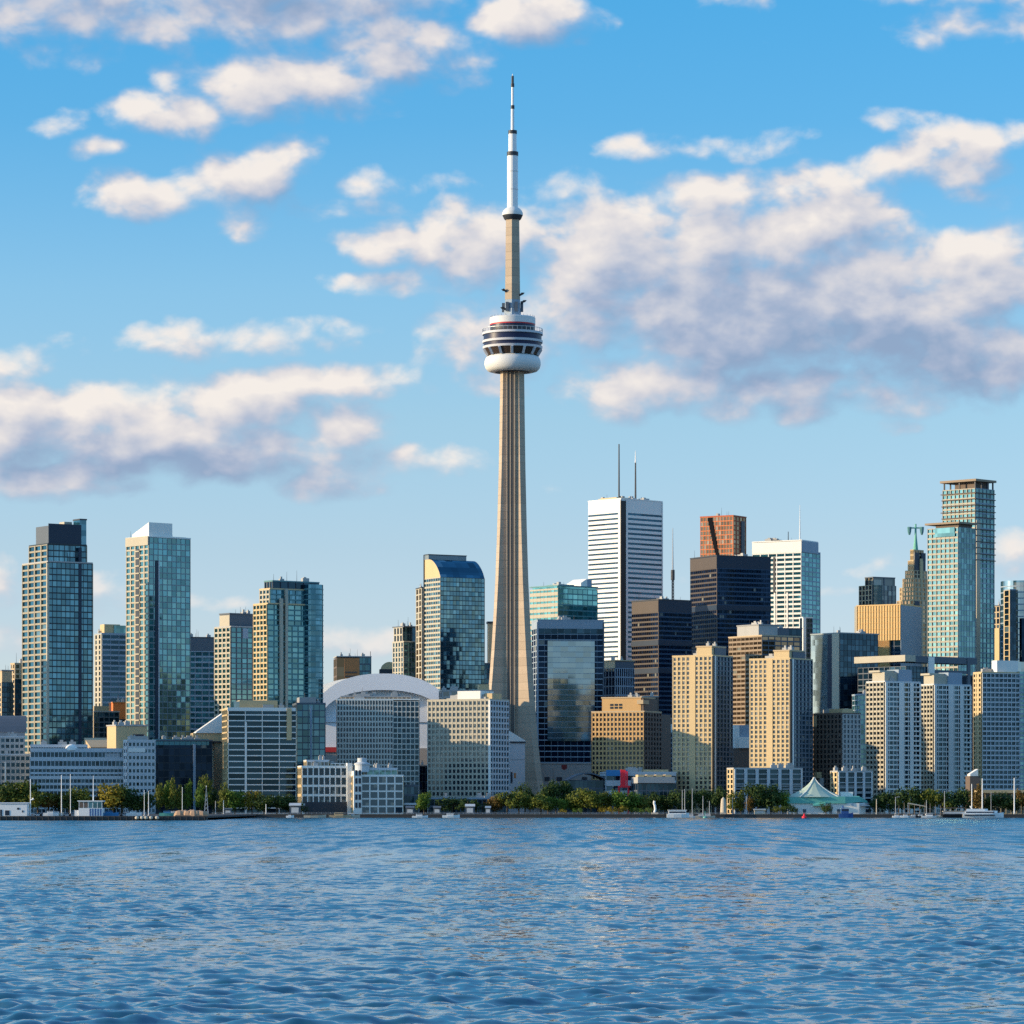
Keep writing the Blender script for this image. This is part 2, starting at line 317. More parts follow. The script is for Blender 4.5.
# ------------------------------------------------------------------ lake
def water_mat():
    m, n, out = newmat('lake_water')
    geo = n.new('ShaderNodeNewGeometry'); P = geo.outputs['Position']
    dist = n.vm('LENGTH', P)
    def slope(vec, scale, det, ro):
        q = n.new('ShaderNodeTexNoise'); n.put(q.inputs['Vector'], vec); q.inputs['Scale'].default_value = scale; q.inputs['Detail'].default_value = det; q.inputs['Roughness'].default_value = ro
        return n.vm('SUBTRACT', q.outputs['Color'], (.5, .5, .5))
    def scaled(v, k_):
        r_ = n.vm('SCALE', v); n.put(r_.node.inputs[3], k_); return r_
    fine = slope(n.vm('MULTIPLY', P, (1, .8, 0)), 2.4, 3, .6)
    chop = slope(n.vm('MULTIPLY', P, (1, .7, 0)), .55, 4, .62)
    swell = slope(n.vm('MULTIPLY', P, (.7, .30, 0)), .06, 3, .6)
    wind = n.noise(n.vm('MULTIPLY', P, (.012, .0034, 0)), 1.0, 4, .6)
    wk = n.mapr(wind, .32, .68, .72, 1.15)
    tot = n.vm('ADD', scaled(fine, n.mapr(dist, 100, 600, .15, .32)), n.vm('ADD', scaled(chop, n.mapr(dist, 160, 520, .22, .85)), scaled(swell, n.mapr(dist, 250, 900, .0, .35))))
    # from afar only the wave faces turned to the viewer can be seen
    sp = n.new('ShaderNodeSeparateXYZ'); n.put(sp.inputs[0], scaled(tot, wk))
    fk = n.mapr(dist, 260, 750, 0, 1)
    sy = n.m('ADD', n.m('MULTIPLY', sp.outputs[1], n.m('SUBTRACT', 1.0, fk)), n.m('MULTIPLY', n.m('ABSOLUTE', sp.outputs[1]), n.m('MULTIPLY', fk, -1.0)))
    cb = n.new('ShaderNodeCombineXYZ'); n.put(cb.inputs[0], sp.outputs[0]); lane = n.noise(n.vm('MULTIPLY', P, (.16, .016, 0)), 1.0, 4, .65)
    n.put(cb.inputs[1], n.m('SUBTRACT', sy, n.m('MULTIPLY', fk, n.mapr(lane, .36, .66, -.02, .17))))
    tot = cb.outputs[0]
    nor = n.vm('NORMALIZE', n.vm('ADD', geo.outputs['Normal'], tot))
    p = n.new('ShaderNodeBsdfPrincipled')
    p.inputs['Base Color'].default_value = (.012, .084, .135, 1); p.inputs['Roughness'].default_value = .07
    p.inputs['IOR'].default_value = 1.42; n.put(p.inputs['Normal'], nor)
    n.nt.links.new(p.outputs[0], out.inputs[0]); return m
def lake():
    rng = np.random.default_rng(3)
    Y = [-4000, -800, -100, 20, 60, 90]
    y = 100.0
    while y < 560: Y.append(y); y *= 1.0019
    Y += [600, 700, 900, 1200, 1600, 2000, 2320]
    Y = np.array(Y)
    s = np.linspace(-1, 1, 480)
    hw = np.clip(Y, 90, 600) * .158 + 5
    XX = hw[:, None] * s[None, :]
    XX = np.concatenate([np.full((len(Y), 1), -30000.), XX[:, :1] - 150, XX, XX[:, -1:] + 150, np.full((len(Y), 1), 30000.)], 1)
    YY = np.repeat(Y[:, None], XX.shape[1], 1)
    ZZ = np.zeros_like(XX)
    for i in range(110):
        lam = 0.55 * (6.0 / 0.55) ** rng.random()
        th = R(-70) + rng.normal(0, .75)
        k = 2 * math.pi / lam
        slope = .046 * (1.0 if lam < 2 else (2.0 / lam) ** 1.1)
        ph = rng.random() * 6.283
        arg = k * (math.cos(th) * XX + math.sin(th) * YY) + ph
        ZZ += np.clip(lam / (.0019 * np.abs(YY) * 2.2 + .01) - .9, 0, 1) * slope / k * (np.sin(arg) - .22 * np.cos(2 * arg))
    # gusts: the chop comes and goes
    g = .74 + .26 * np.sin(XX * .05 + 1.3 * np.sin(YY * .021)) * np.sin(YY * .034 + .8 * np.sin(XX * .031 + 2)) + .16 * np.sin(XX * .13 + 2 * np.sin(YY * .05)) * np.sin(YY * .09 + 1.5 * np.sin(XX * .08))
    fade = np.clip((YY - 92) / 12, 0, 1) * np.clip((555 - YY) / 120, 0, 1)
    edge = np.ones(XX.shape[1]); edge[:3] = 0; edge[-3:] = 0
    ZZ = ZZ * g * fade * edge[None, :]
    nr, nc = XX.shape
    co = np.stack([XX, YY, ZZ], -1).reshape(-1, 3).astype(np.float32)
    idx = np.arange(nr * nc).reshape(nr, nc)
    q = np.stack([idx[:-1, :-1], idx[:-1, 1:], idx[1:, 1:], idx[1:, :-1]], -1).reshape(-1, 4).astype(np.int32)
    me = bpy.data.meshes.new('water'); me.vertices.add(len(co)); me.vertices.foreach_set('co', co.ravel())
    me.loops.add(q.size); me.loops.foreach_set('vertex_index', q.ravel())
    me.polygons.add(len(q)); me.polygons.foreach_set('loop_start', np.arange(0, q.size, 4, dtype=np.int32)); me.polygons.foreach_set('loop_total', np.full(len(q), 4, dtype=np.int32))
    me.polygons.foreach_set('use_smooth', np.ones(len(q), dtype=bool))
    me.update(calc_edges=True); me.validate(); me.materials.append(water_mat())
    tag(link('water', me), kind='structure')
lake()

# ------------------------------------------------------------------ land
SHORE = 2300.0
gm, gn_, go_ = newmat('city_ground')
gp = gn_.new('ShaderNodeBsdfPrincipled'); gt = gn_.new('ShaderNodeNewGeometry').outputs['Position']
gf = gn_.noise(gt, .02, 5, .6)
gn_.put(gp.inputs['Base Color'], gn_.ramp(gf, [(.35, (.05, .055, .03)), (.5, (.13, .12, .10)), (.65, (.09, .088, .085))])); gp.inputs['Roughness'].default_value = .9
gn_.nt.links.new(gp.outputs[0], go_.inputs[0])
g = MB(); ys = [SHORE + 3, 2600, 4000, 9000, 60000]; xs = [-40000, -3000, -600, 0, 600, 3000, 40000]
for i in range(len(ys) - 1):
    for j in range(len(xs) - 1):
        g.poly([(xs[j], ys[i], GZ), (xs[j + 1], ys[i], GZ), (xs[j + 1], ys[i + 1], GZ), (xs[j], ys[i + 1], GZ)])
tag(part('ground', g, gm), kind='structure')
q = MB().quadbox((-3000, SHORE, -4), (3000, SHORE + 3, GZ - .12)); tag(part('quay', q, M['quaywall']), kind='structure')
q = MB().quadbox((-3000, SHORE - .3, GZ - .12), (3000, SHORE + 14, GZ + .03)); tag(part('promenade', q, M['pave']), kind='structure')
q = MB()
xa, xb = X(-330, 1880), X(207, 1880)
q.quadbox((xa, 1880, .3), (xb, 1884, 2.3)); q.quadbox((xa, 1884, 1.2), (xb - 4, SHORE, 2.2))
x = xa
while x < xb:
    q.quadbox((x, 1879.6, -4), (x + .5, 1880, 2.05)); x += 3.1
tag(part('pier', q, M['quaywall']), kind='structure')

# ------------------------------------------------------------------ buildings
class B:
    """a building standing on its front-left corner: local x runs along the front, y along the left side"""
    def __init__(s, name, label, cat, xl, xc, xr, yt, D, a=25, group=None, L=30.0):
        s.a = R(a); s.D = D; s.yt = yt; s.Xc = X(xc, D); s.xc = xc
        kr = (xr - CX) / F; kl = (xl - CX) / F
        s.W = (kr * D - s.Xc) / (math.cos(s.a) - kr * math.sin(s.a))
        den = math.sin(s.a) + kl * math.cos(s.a)
        s.L = (s.Xc - kl * D) / den if (xc - xl > 3.2 and den > .05) else L
        s.root = thing(name, label, cat, (s.Xc, D, GZ), s.a, group)
        s.m = {}; s.H = s.z(yt); s.panes = []; s.rs = random.Random(int(xc * 7 + yt))
    def z(s, py): return CAMZ + (HY - py) / F * s.D - GZ
    def fx(s, px):
        k = (px - CX) / F; return (k * s.D - s.Xc) / (math.cos(s.a) - k * math.sin(s.a))
    def ly(s, px):
        k = (px - CX) / F; return (s.Xc - k * s.D) / (math.sin(s.a) + k * math.cos(s.a))
    def mb(s, name, mat):
        if (name, mat) not in s.m: s.m[(name, mat)] = MB()
        return s.m[(name, mat)]
    def box(s, name, mat, x0, x1, y0, y1, z0, z1):
        s.mb(name, mat).quadbox((x0, y0, z0), (x1, y1, z1)); return s
    def bf(s, name, mat, u, v, ya, yb):
        """box by fractions of the plan and picture rows (ya top, yb bottom row or height 0)"""
        zb = 0.0 if yb == 0 else s.z(yb)
        return s.box(name, mat, u[0] * s.W, u[1] * s.W, v[0] * s.L, v[1] * s.L, zb, s.z(ya))
    def face(s, f, x0, x1, y0, y1, z0, z1, fh, st, pn):
        n, bfr, pfr, d, mat = st[:5]; win = st[5] if len(st) > 5 else None
        u0, u1 = (x0, x1) if f in 'FB' else (y0, y1)
        def put(mb, a, b_, za, zb, dd, d0=0.0):
            if f == 'F': mb.quadbox((a, y0 - dd, za), (b_, y0 - d0, zb))
            elif f == 'B': mb.quadbox((a, y1 + d0, za), (b_, y1 + dd, zb))
            elif f == 'L': mb.quadbox((x0 - dd, a, za), (x0 - d0, b_, zb))
            else: mb.quadbox((x1 + d0, a, za), (x1 + dd, b_, zb))
        mb = s.mb(pn, mat)
        nf = max(1, round((z1 - z0) / fh)); h = (z1 - z0) / nf; cw = (u1 - u0) / n
        if bfr > 0:
            for i in range(nf + 1):
                za = z0 + i * h - bfr * h / 2; zb = za + bfr * h
                put(mb, u0, u1, max(za, z0), min(zb, z1), d * .8)
        if pfr > 0:
            for i in range(n + 1):
                ua = u0 + i * cw - pfr * cw / 2; ub = ua + pfr * cw
                put(mb, max(ua, u0), min(ub, u1), z0, z1, d)
        if win:
            for i in range(n):
                for k in range(nf):
                    s.panes.append((f, u0 + (i + .5) * cw, z0 + (k + .5) * h, cw * (1 - pfr) - .02, h * (1 - bfr) - .02, x0, x1, y0, y1, win))
    def block(s, yt=None, Fs=None, Ls=None, fh=4.3, g='blue', u=(0, 1), v=(0, 1), yb=None, gp='glazing', fp='front_frame', lp='side_frame', zb=None, core=None):
        z1 = s.z(s.yt if yt is None else yt); z0 = (0.0 if yb is None else s.z(yb)) if zb is None else zb
        x0, x1, y0, y1 = u[0] * s.W, u[1] * s.W, v[0] * s.L, v[1] * s.L
        h = fh * s.D / F; nf = max(1, round((z1 - z0) / h)); h = (z1 - z0) / nf
        nF = Fs[0] if Fs else 6; nL = Ls[0] if Ls else 4
        mat = core or G(g, ((x1 - x0) / nF, (y1 - y0) / nL, h))
        s.mb(gp if core is None else 'wall', mat).quadbox((x0, y0, z0), (x1, y1, z1))
        if Fs:
            s.face('F', x0, x1, y0, y1, z0, z1, h, Fs, fp)
            s.face('B', x0, x1, y0, y1, z0, z1, h, Fs[:5], fp)
        if Ls:
            s.face('L', x0, x1, y0, y1, z0, z1, h, Ls, lp)
            s.face('R', x0, x1, y0, y1, z0, z1, h, Ls[:5], lp)
        return s
    def each(s, name, mat, *boxes):
        for (x0, x1, y0, y1, z0, z1) in boxes: part(name, MB().quadbox((x0, y0, z0), (x1, y1, z1)), mat, s.root)
        return s
    def roof(s, mat, yt=None, u=(0, 1), v=(0, 1), t=.9, o=.45, units=2, um=None, name='roof'):
        z1 = s.z(s.yt if yt is None else yt)
        x0, x1, y0, y1 = u[0] * s.W - o, u[1] * s.W + o, v[0] * s.L - o, v[1] * s.L + o
        mb = s.mb(name, mat); mb.quadbox((x0, y0, z1), (x1, y1, z1 + t * .5))
        w = .5                                    # parapet upstand
        mb.quadbox((x0, y0, z1 + t * .5), (x1, y0 + w, z1 + t)); mb.quadbox((x0, y1 - w, z1 + t * .5), (x1, y1, z1 + t))
        mb.quadbox((x0, y0 + w, z1 + t * .5), (x0 + w, y1 - w, z1 + t)); mb.quadbox((x1 - w, y0 + w, z1 + t * .5), (x1, y1 - w, z1 + t))
        if units and s.H > 70:
            for i in range(s.rs.randint(1, 3)):
                ax, ay = s.rs.uniform(x0 + 2, x1 - 2), s.rs.uniform(y0 + 1, y1 - 1)
                part('aerial', MB().tube((ax, ay, z1 + t * .5), (ax, ay, z1 + s.rs.uniform(4, 9)), .16, .07, 5), M['dark'], s.root)
        for i in range(units + (1 if units else 0)):
            wx, wy = s.rs.uniform(.06, .16) * (x1 - x0), s.rs.uniform(.1, .25) * (y1 - y0)
            cx_, cy_ = s.rs.uniform(x0 + wx, x1 - wx), s.rs.uniform(y0 + wy, y1 - wy)
            k = MB().quadbox((cx_ - wx / 2, cy_ - wy / 2, z1 + t * .5), (cx_ + wx / 2, cy_ + wy / 2, z1 + t + s.rs.uniform(1.2, 2.6)))
            k.quadbox((cx_ - wx * .3, cy_ - wy * .3, z1 + t + 1.2), (cx_ + wx * .1, cy_ + wy * .1, z1 + t + 3.2))
            part('roof_unit', k, um or M['midgrey'], s.root)
        return s
    def mast(s, px, y0, y1, w=.5, mat=None, name='antenna', v=.5):
        xx = s.fx(px); yy = v * s.L * .3
        k = MB().tube((xx, yy, s.z(y1)), (xx, yy, s.z(y0)), w, w * .45)
        part(name, k, mat or M['dark'], s.root); return s
    def done(s):
        for (nm, mat), mb in s.m.items():
            if mb.v: part(nm, mb, mat, s.root)
        if s.panes:
            s.panes.sort(key=lambda p: (-p[2] if p[0] in 'FL' else 1e9))
            proto = {}
            rest = {}
            for i, (f, uu, zz, w, h, x0, x1, y0, y1, wk) in enumerate(s.panes):
                d0, d1 = -.04, .12
                if f == 'F': loc = (uu, y0, zz); hb = ((-w / 2, -d1, -h / 2), (w / 2, -d0, h / 2))
                else: loc = (x0, uu, zz); hb = ((-d1, -w / 2, -h / 2), (-d0, w / 2, h / 2))
                if i < 100:
                    key = (f, round(w, 3), round(h, 3), wk)
                    if key not in proto: proto[key] = MB().quadbox(*hb).mesh('window', winmat_for(wk, (w, w, h)))
                    link('window', proto[key], s.root, loc)
                else:
                    mb = rest.setdefault(wk, MB())
                    mb.quadbox(tuple(a + b_ for a, b_ in zip(hb[0], loc)), tuple(a + b_ for a, b_ in zip(hb[1], loc)))
            for wk, mb in rest.items():
                w, h = s.panes[0][3] , s.panes[0][4]
                o = part('window', mb, winmat_for(wk, (w * 1.5, w * 1.5, h * 1.6), True), s.root); o['kind'] = 'stuff'
        return s
_wm = {}
WK = dict(dark=((.016, .024, .032), .07, .10), warm=((.03, .028, .025), .07, .32), blue=((.015, .04, .058), .13, .10), dim=((.012, .013, .015), .04, .06))
def winmat_for(k, cell, merged=False):
    key = (k, tuple(round(c, 1) for c in cell) if merged else 0)
    if key not in _wm: _wm[key] = winmat('window_glass', WK[k][0], fac=WK[k][1], cell=cell if merged else (900, 900, 900), blinds=WK[k][2])
    return _wm[key]
m = M

# ---- far left
b = B('apartment_block', 'dark glass block with tan top at the left edge behind the grey terraces', 'building', -14, 2, 13, 671, 2640, 30)
b.block(682, (4, .2, .06, .2, m['mulldark']), (3, .35, .3, .3, m['tan']), 5, 'deep').bf('top_storey', m['tan'], (0, .9), (0, 1), 671, 682); b.roof(m['grey'], 671, units=1).done()
b = B('apartment_block', 'narrow dark block with tan top touching the leftmost tall glass tower', 'building', 11, 15, 30, 664, 2680, 30)
b.block(679, (4, .2, .08, .2, m['mulldark']), (2, .4, .3, .3, m['tan']), 5, 'deep').block(664, (3, .3, .35, .3, m['tan']), (2, .3, .35, .3, m['tan']), 5, 'bronze', yb=679); b.roof(m['tan'], 664).done()
b = B('rooftop_hall', 'grey hall with rounded metal roof at the left edge of the picture', 'building', -30, -28, 25, 732, 2450, 8, L=40)
b.bf('wall', m['grey'], (0, 1), (0, 1), 732, 0.0)
k = MB(); n_ = 9
for i in range(n_):
    t0, t1 = i / n_, (i + 1) / n_
    z0_, z1_ = [b.z(732) + (b.z(715) - b.z(732)) * math.sin(math.pi * .5 * min(1, 1.6 * t)) ** .8 if t > 0 else b.z(732) for t in (t0, t1)]
    k.poly([(-1, t0 * b.L * .6 - .5, z0_), (b.W + 1, t0 * b.L * .6 - .5, z0_), (b.W + 1, t1 * b.L * .6 - .5, z1_), (-1, t1 * b.L * .6 - .5, z1_)])
k.poly([(-1, b.L * .6 - .5, b.z(715)), (b.W + 1, b.L * .6 - .5, b.z(715)), (b.W + 1, b.L, b.z(715)), (-1, b.L, b.z(715))])
k.poly([(b.W + 1, -.5, b.z(732)), (b.W + 1, b.L, b.z(732)), (b.W + 1, b.L, b.z(715)), (b.W + 1, b.L * .4, b.z(715)), (b.W + 1, b.L * .1, b.z(722))])
part('curved_roof', k, m['slate'], b.root); b.done()
# ---- T1
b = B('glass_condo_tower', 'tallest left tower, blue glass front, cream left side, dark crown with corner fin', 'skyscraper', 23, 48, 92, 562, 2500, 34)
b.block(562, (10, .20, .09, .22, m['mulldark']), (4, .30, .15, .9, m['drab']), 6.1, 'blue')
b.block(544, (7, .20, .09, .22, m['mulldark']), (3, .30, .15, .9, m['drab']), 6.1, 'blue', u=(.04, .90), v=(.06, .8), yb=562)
b.bf('crown', m['slate'], (.08, .78), (.10, .62), 525, 544); b.bf('crown_screen', m['navy'], (.06, .80), (.075, .095), 523, 543)
b.bf('corner_fin', G('blue', (4, 4, 4)), (.78, .93), (.10, .35), 518, 544)
b.bf('corner_fin_cap', m['dark'], (.77, .94), (.09, .36), 516.6, 518); b.bf('cream_screen', m['cream'], (.60, .775), (.40, .60), 519, 544)  # plain cream screen beside the fin
b.box('painted_shadow_strip', m['navy'], b.fx(78.5), b.fx(81.5), -.32, .1, 0, b.z(546))  # navy strip on the face, the shade of a recess painted in
b.box('corner_pier', m['cream'], -.95, .7, -.5, .8, 0, b.z(563))
b.roof(m['midgrey'], 562, units=2).roof(m['mulldark'], 544, (.04, .90), (.06, .8), units=1).done()
b = B('mid_rise_condo', 'mid-rise with cream left edge and banded glass, between the two tallest left towers', 'building', 95, 102, 127, 634, 2720, 28)
b.block(634, (3, .36, .05, .5, m['bluegrey']), (2, .3, .55, .5, m['cream']), 5.2, 'deep').bf('penthouse', m['sand'], (.12, .75), (.1, .7), 624, 634).bf('penthouse_glass', G('teal', (3, 3, 3)), (.5, 1), (.05, .5), 625, 634); b.roof(m['bluegrey'], 634, units=1).done()
# ---- T2
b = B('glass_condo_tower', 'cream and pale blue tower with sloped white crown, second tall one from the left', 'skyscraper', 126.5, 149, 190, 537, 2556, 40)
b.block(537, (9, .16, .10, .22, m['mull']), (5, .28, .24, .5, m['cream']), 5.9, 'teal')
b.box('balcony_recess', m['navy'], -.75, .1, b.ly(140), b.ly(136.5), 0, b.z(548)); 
for i in range(36): b.box('balcony_slab', m['cream'], -1.3, -.3, b.ly(140.3), b.ly(136), 3 + i * b.z(548) / 36, 3.9 + i * b.z(548) / 36)
b.box('painted_shadow_strip', m['navy'], b.fx(155), b.fx(158), -.3, .1, 0, b.z(560)); b.box('corner_pier', m['palegrey'], b.fx(158.2), b.fx(159.2), -.5, .1, 0, b.z(560))  # navy strip again paints a recess's shade on the flat front
b.box('top_band', m['cream'], -1, b.W * .02, 0, b.L, b.z(545), b.z(536))
k = MB(); x0, x1, y0, y1 = b.W * .03, b.W * .60, b.L * .06, b.L * .8
k.prism([(x0, y0), (x1, y0), (x1, y1), (x0, y1)], b.z(537), [b.z(522), b.z(522), b.z(528), b.z(533)]); part('sloped_crown', k, m['white'], b.root)
b.bf('crown_glass', G('sky', (3, 3, 3)), (.61, .97), (.1, .6), 535, 537).roof(m['white'], 537, units=1).done()
b = B('orange_block', 'small block with bright orange wall beside the second tall left tower', 'building', 112, 113, 134, 702, 2640, 12)
b.block(719, (4, .3, .1, .3, m['mulldark']), (1, .3, .2, .3, m['grey']), 5, 'deep').bf('orange_wall', m['orange'], (0, 1), (0, 1), 703, 719); b.roof(m['brick'], 703, units=1).done()
b = B('mid_rise_block', 'dark mid-rise with tan left edge tucked under the banded condo', 'building', 91, 94, 119, 712, 2600, 25)
b.block(712, (5, .2, .12, .3, m['slate']), (1, .2, .5, .3, m['tan']), 5, 'deep').bf('tan_cap', m['tan'], (0, .6), (0, .7), 706, 712); b.roof(m['midgrey'], 712).done()
b = B('flat_roofed_block', 'tan blank-walled block above the grey terraced apartments', 'building', 107, 116, 147, 725, 2420, 30)
b.bf('wall', m['sand'], (0, 1), (0, 1), 726, 0.0).bf('roof_shed', m['grey'], (.6, .95), (.2, .6), 724, 726).bf('louvre', m['navy'], (.55, .9), (-.02, -.003), 734, 740); b.roof(m['midgrey'], 726).done()
b = B('sloped_roof_house', 'grey block with sloping tan roof behind the terraced apartments', 'building', 88, 91, 112, 745, 2440, 15)
b.bf('wall', m['midgrey'], (0, 1), (0, 1), 748, 0.0)
k = MB().prism([(-.4, -.4), (b.W + .4, -.4), (b.W + .4, b.L), (-.4, b.L)], b.z(748), [b.z(747), b.z(747), b.z(737), b.z(737)]); part('roof', k, m['tan'], b.root); b.done()
# ---- terraced apartments on the quay
b = B('terraced_apartments', 'long grey terraced apartment block stepping down behind the left pier', 'building', 29, 30, 132, 786, 2372, 6, L=42)
GR = m['palegrey']
for i, (y_, v0, u0, u1) in enumerate([(778, 0, 0, 1), (768, .12, 0, .98), (759, .24, 0, .96), (750, .36, .0, .90), (746, .5, .0, .55)]):
    b.block(y_, (26 - i, .40, .14, .7, GR), (6, .4, .2, .4, GR), 6.2, 'deep', u=(u0, u1), v=(v0, 1), yb=None if i == 0 else [0, 778, 768, 759, 750][i])
    b.roof(GR, y_, (u0, u1), (v0, 1), t=1.4, units=2 if i in (2, 4) else 0)
rt = random.Random(4)
for i in range(9):
    u0 = .03 + i * .105 + rt.uniform(-.02, .02); yr = rt.choice((750, 759, 759, 768)); vv = {750: .55, 759: .40, 768: .27}[yr]
    if u0 < .84: part('roof_room', MB().quadbox((u0 * b.W, vv * b.L, b.z(yr)), ((u0 + rt.uniform(.04, .075)) * b.W, (vv + .2) * b.L, b.z(yr) + rt.uniform(2.4, 4.5))), rt.choice((m['sand'], m['cream'], m['white'], m['palegrey'])), b.root)
k = MB().lathe([(4.2, 0), (4, 1.6), (3, 3), (1.5, 3.9), (.1, 4.2)], 14, b.fx(71), b.L * .42); k.v = [(x, y, z + b.z(750)) for x, y, z in k.v]; part('roof_dome', k, m['white'], b.root, True); b.done()
b = B('terraced_apartments', 'blocky grey apartment building with white stripes at the left edge', 'building', -30, -28, 30, 737, 2400, 8, L=50)
b.block(755, (12, .4, .26, .6, m['midgrey']), (4, .4, .2, .4, GR), 6.4, 'deep').block(737, (11, .45, .3, .6, m['midgrey']), (4, .4, .2, .4, GR), 6.4, 'deep', u=(0, .9), v=(.2, 1), yb=755)
b.box('white_fin', m['white'], b.fx(4.5), b.fx(6), -1.2, 0, 0, b.z(762)); b.roof(GR, 755).roof(GR, 737, (0, .9), (.2, 1), units=3).done()
b = B('stair_block', 'tall grey end block of the terraced apartments beside the dark office', 'building', 124, 128, 155, 741, 2366, 20)
b.block(741, (7, .5, .36, .6, GR), (2, .5, .4, .5, GR), 6.4, 'deep').bf('penthouse', m['midgrey'], (.1, .75), (.1, .8), 736, 741); b.box('white_band', m['white'], b.fx(128), b.fx(145), -.8, 0, b.z(752), b.z(748)); b.roof(GR, 741, units=2).done()
b = B('dark_office_block', 'dark navy glass office behind the row of poplars', 'building', 152, 153, 212, 741, 2400, 10, L=32)
b.block(741, (11, .12, .06, .2, m['mulldark']), (5, .12, .06, .2, m['mulldark']), 7.5, 'navy').bf('parapet_band', m['teal'], (0, .95), (-.005, .1), 739, 745)
b.box('blue_pier', m['bluegrey'], b.fx(193), b.fx(195.5), -1.6, 0, 0, b.z(744)); b.roof(m['slate'], 741, units=4).done()
# ---- T3, T4, T5
b = B('banded_condo', 'dark banded condo with plain flat top, right of the cream and pale blue tower', 'skyscraper', 186, 188, 216, 638, 2780, 12)
b.block(651, (4, .30, .08, .6, m['bluegrey']), (3, .3, .2, .4, m['slate']), 5.6, 'blue').bf('top_band', m['slate'], (-.01, 1.01), (-.01, 1), 638, 651); b.roof(m['dark'], 638, units=1).done()
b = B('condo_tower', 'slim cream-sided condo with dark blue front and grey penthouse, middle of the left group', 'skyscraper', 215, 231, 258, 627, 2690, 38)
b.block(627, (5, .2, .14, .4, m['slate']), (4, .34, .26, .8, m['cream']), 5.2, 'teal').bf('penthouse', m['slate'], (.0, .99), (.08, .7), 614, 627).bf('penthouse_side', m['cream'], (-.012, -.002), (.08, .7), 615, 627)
b.bf('white_frame', m['bluegrey'], (.42, .62), (-.03, -.002), 628, 638); b.roof(m['midgrey'], 627, units=1).roof(m['slate'], 614, (0, .99), (.08, .7), units=1).done()
b = B('stepped_glass_tower', 'stepped teal glass tower with yellow lit side rising behind the white slatted condo', 'skyscraper', 254, 268, 322, 604, 2490, 36)
b.block(625, (9, .28, .07, .5, m['teal']), (4, .32, .20, .8, m['sand']), 5.4, 'teal')
b.block(604, (8, .28, .07, .5, m['teal']), (4, .32, .20, .8, m['sand']), 5.4, 'teal', u=(.0, 1), v=(.04, 1), yb=625)
b.block(589, (8, .28, .07, .5, m['teal']), (3, .36, .3, .6, m['cream']), 5.4, 'blue', u=(.06, 1), v=(.08, .8), yb=604)
b.block(581, (6, .10, .08, .4, m['navy']), (3, .1, .3, .4, m['slate']), 8, 'deep', u=(.12, .97), v=(.12, .7), yb=589)
b.box('cream_pier', m['cream'], b.fx(279), b.fx(282), -1.6, 0, 0, b.z(598)); b.box('cream_pier', m['cream'], b.fx(284.5), b.fx(287), -1.4, 0, 0, b.z(588))
k = MB(); R_ = (b.fx(322) - b.fx(305)) / 2; cxx = b.fx(313.5)
k.lathe([(R_, 0), (R_, b.z(583))], 24, cxx, .6); part('rounded_bay', k, G('blue', (3.2, 3.2, 4.2)), b.root)
k = MB()
for i in range(44):
    zz = i * b.z(583) / 44; k.lathe([(R_ + .25, zz), (R_ + .25, zz + .8)], 24, cxx, .6)
part('bay_floor_ring', k, m['teal'], b.root)
b.roof(m['teal'], 581, (.12, .97), (.12, .7), units=1).roof(m['sand'], 604, units=0).roof(m['sand'], 589, (.06, 1), (.08, .8), units=0).done()
# ---- white sail roof
b = B('sail_roof_hall', 'hall with white pointed sail roof in front of the slim cream condo', 'building', 192, 193, 223, 741, 2430, 10, L=18)
b.bf('wall', m['sand'], (0, 1), (0, 1), 733, 741).bf('column', m['tan'], (.72, 1), (.1, .9), 741, 0.0).bf('soffit', m['dark'], (.3, 1.01), (0, 1), 742.4, 741.1)
k = MB().prism([(b.W * .1, -1), (b.W * 1.0, -1), (b.W * 1.0, b.L), (b.W * .1, b.L)], b.z(733), [b.z(732), b.z(713), b.z(713), b.z(732)]); part('sail_roof', k, m['white'], b.root); b.done()
# ---- white slatted condo
b = B('slab_condo', 'condo with thin white floor slabs and dark glass behind the shore trees', 'building', 226, 228, 296, 709, 2380, 10, L=34)
b.block(709, (4, .19, .035, 1.7, m['white']), (4, .25, .1, .8, m['sand']), 5.9, 'deep')
for i in range(0): b.box('balcony_rail', m['slate'], b.fx(229), b.fx(288), -1.75, -1.6, 2 + i * b.z(709) / 16, 2.9 + i * b.z(709) / 16)
b.box('white_pier', m['white'], b.fx(244.5), b.fx(246.5), -2.0, -1.4, 0, b.z(722)); b.bf('end_wall', m['sand'], (.86, .93), (-.07, -.002), 708, 740)
b.bf('penthouse', m['sand'], (.18, .74), (.15, .8), 700, 709).bf('penthouse_glass', G('sky', (3, 3, 3)), (.1, .18), (.15, .8), 701, 709).bf('top_beam', m['white'], (-.01, .99), (-.055, -.003), 707.5, 711); b.roof(m['sand'], 709, units=2).done()
b = B('glass_condo_wing', 'dark blue glass wing joined to the right of the slatted condo', 'building', 296, 297, 325, 704, 2420, 8, L=34)
b.block(704, (5, .16, .12, .4, m['slate']), (3, .2, .2, .4, m['slate']), 6.4, 'blue').bf('penthouse', m['grey'], (.1, .7), (.1, .7), 697, 704); b.box('blue_pier', m['bluegrey'], b.fx(310), b.fx(312), -.8, 0, 0, b.z(706)); b.roof(m['slate'], 704, units=2).done()
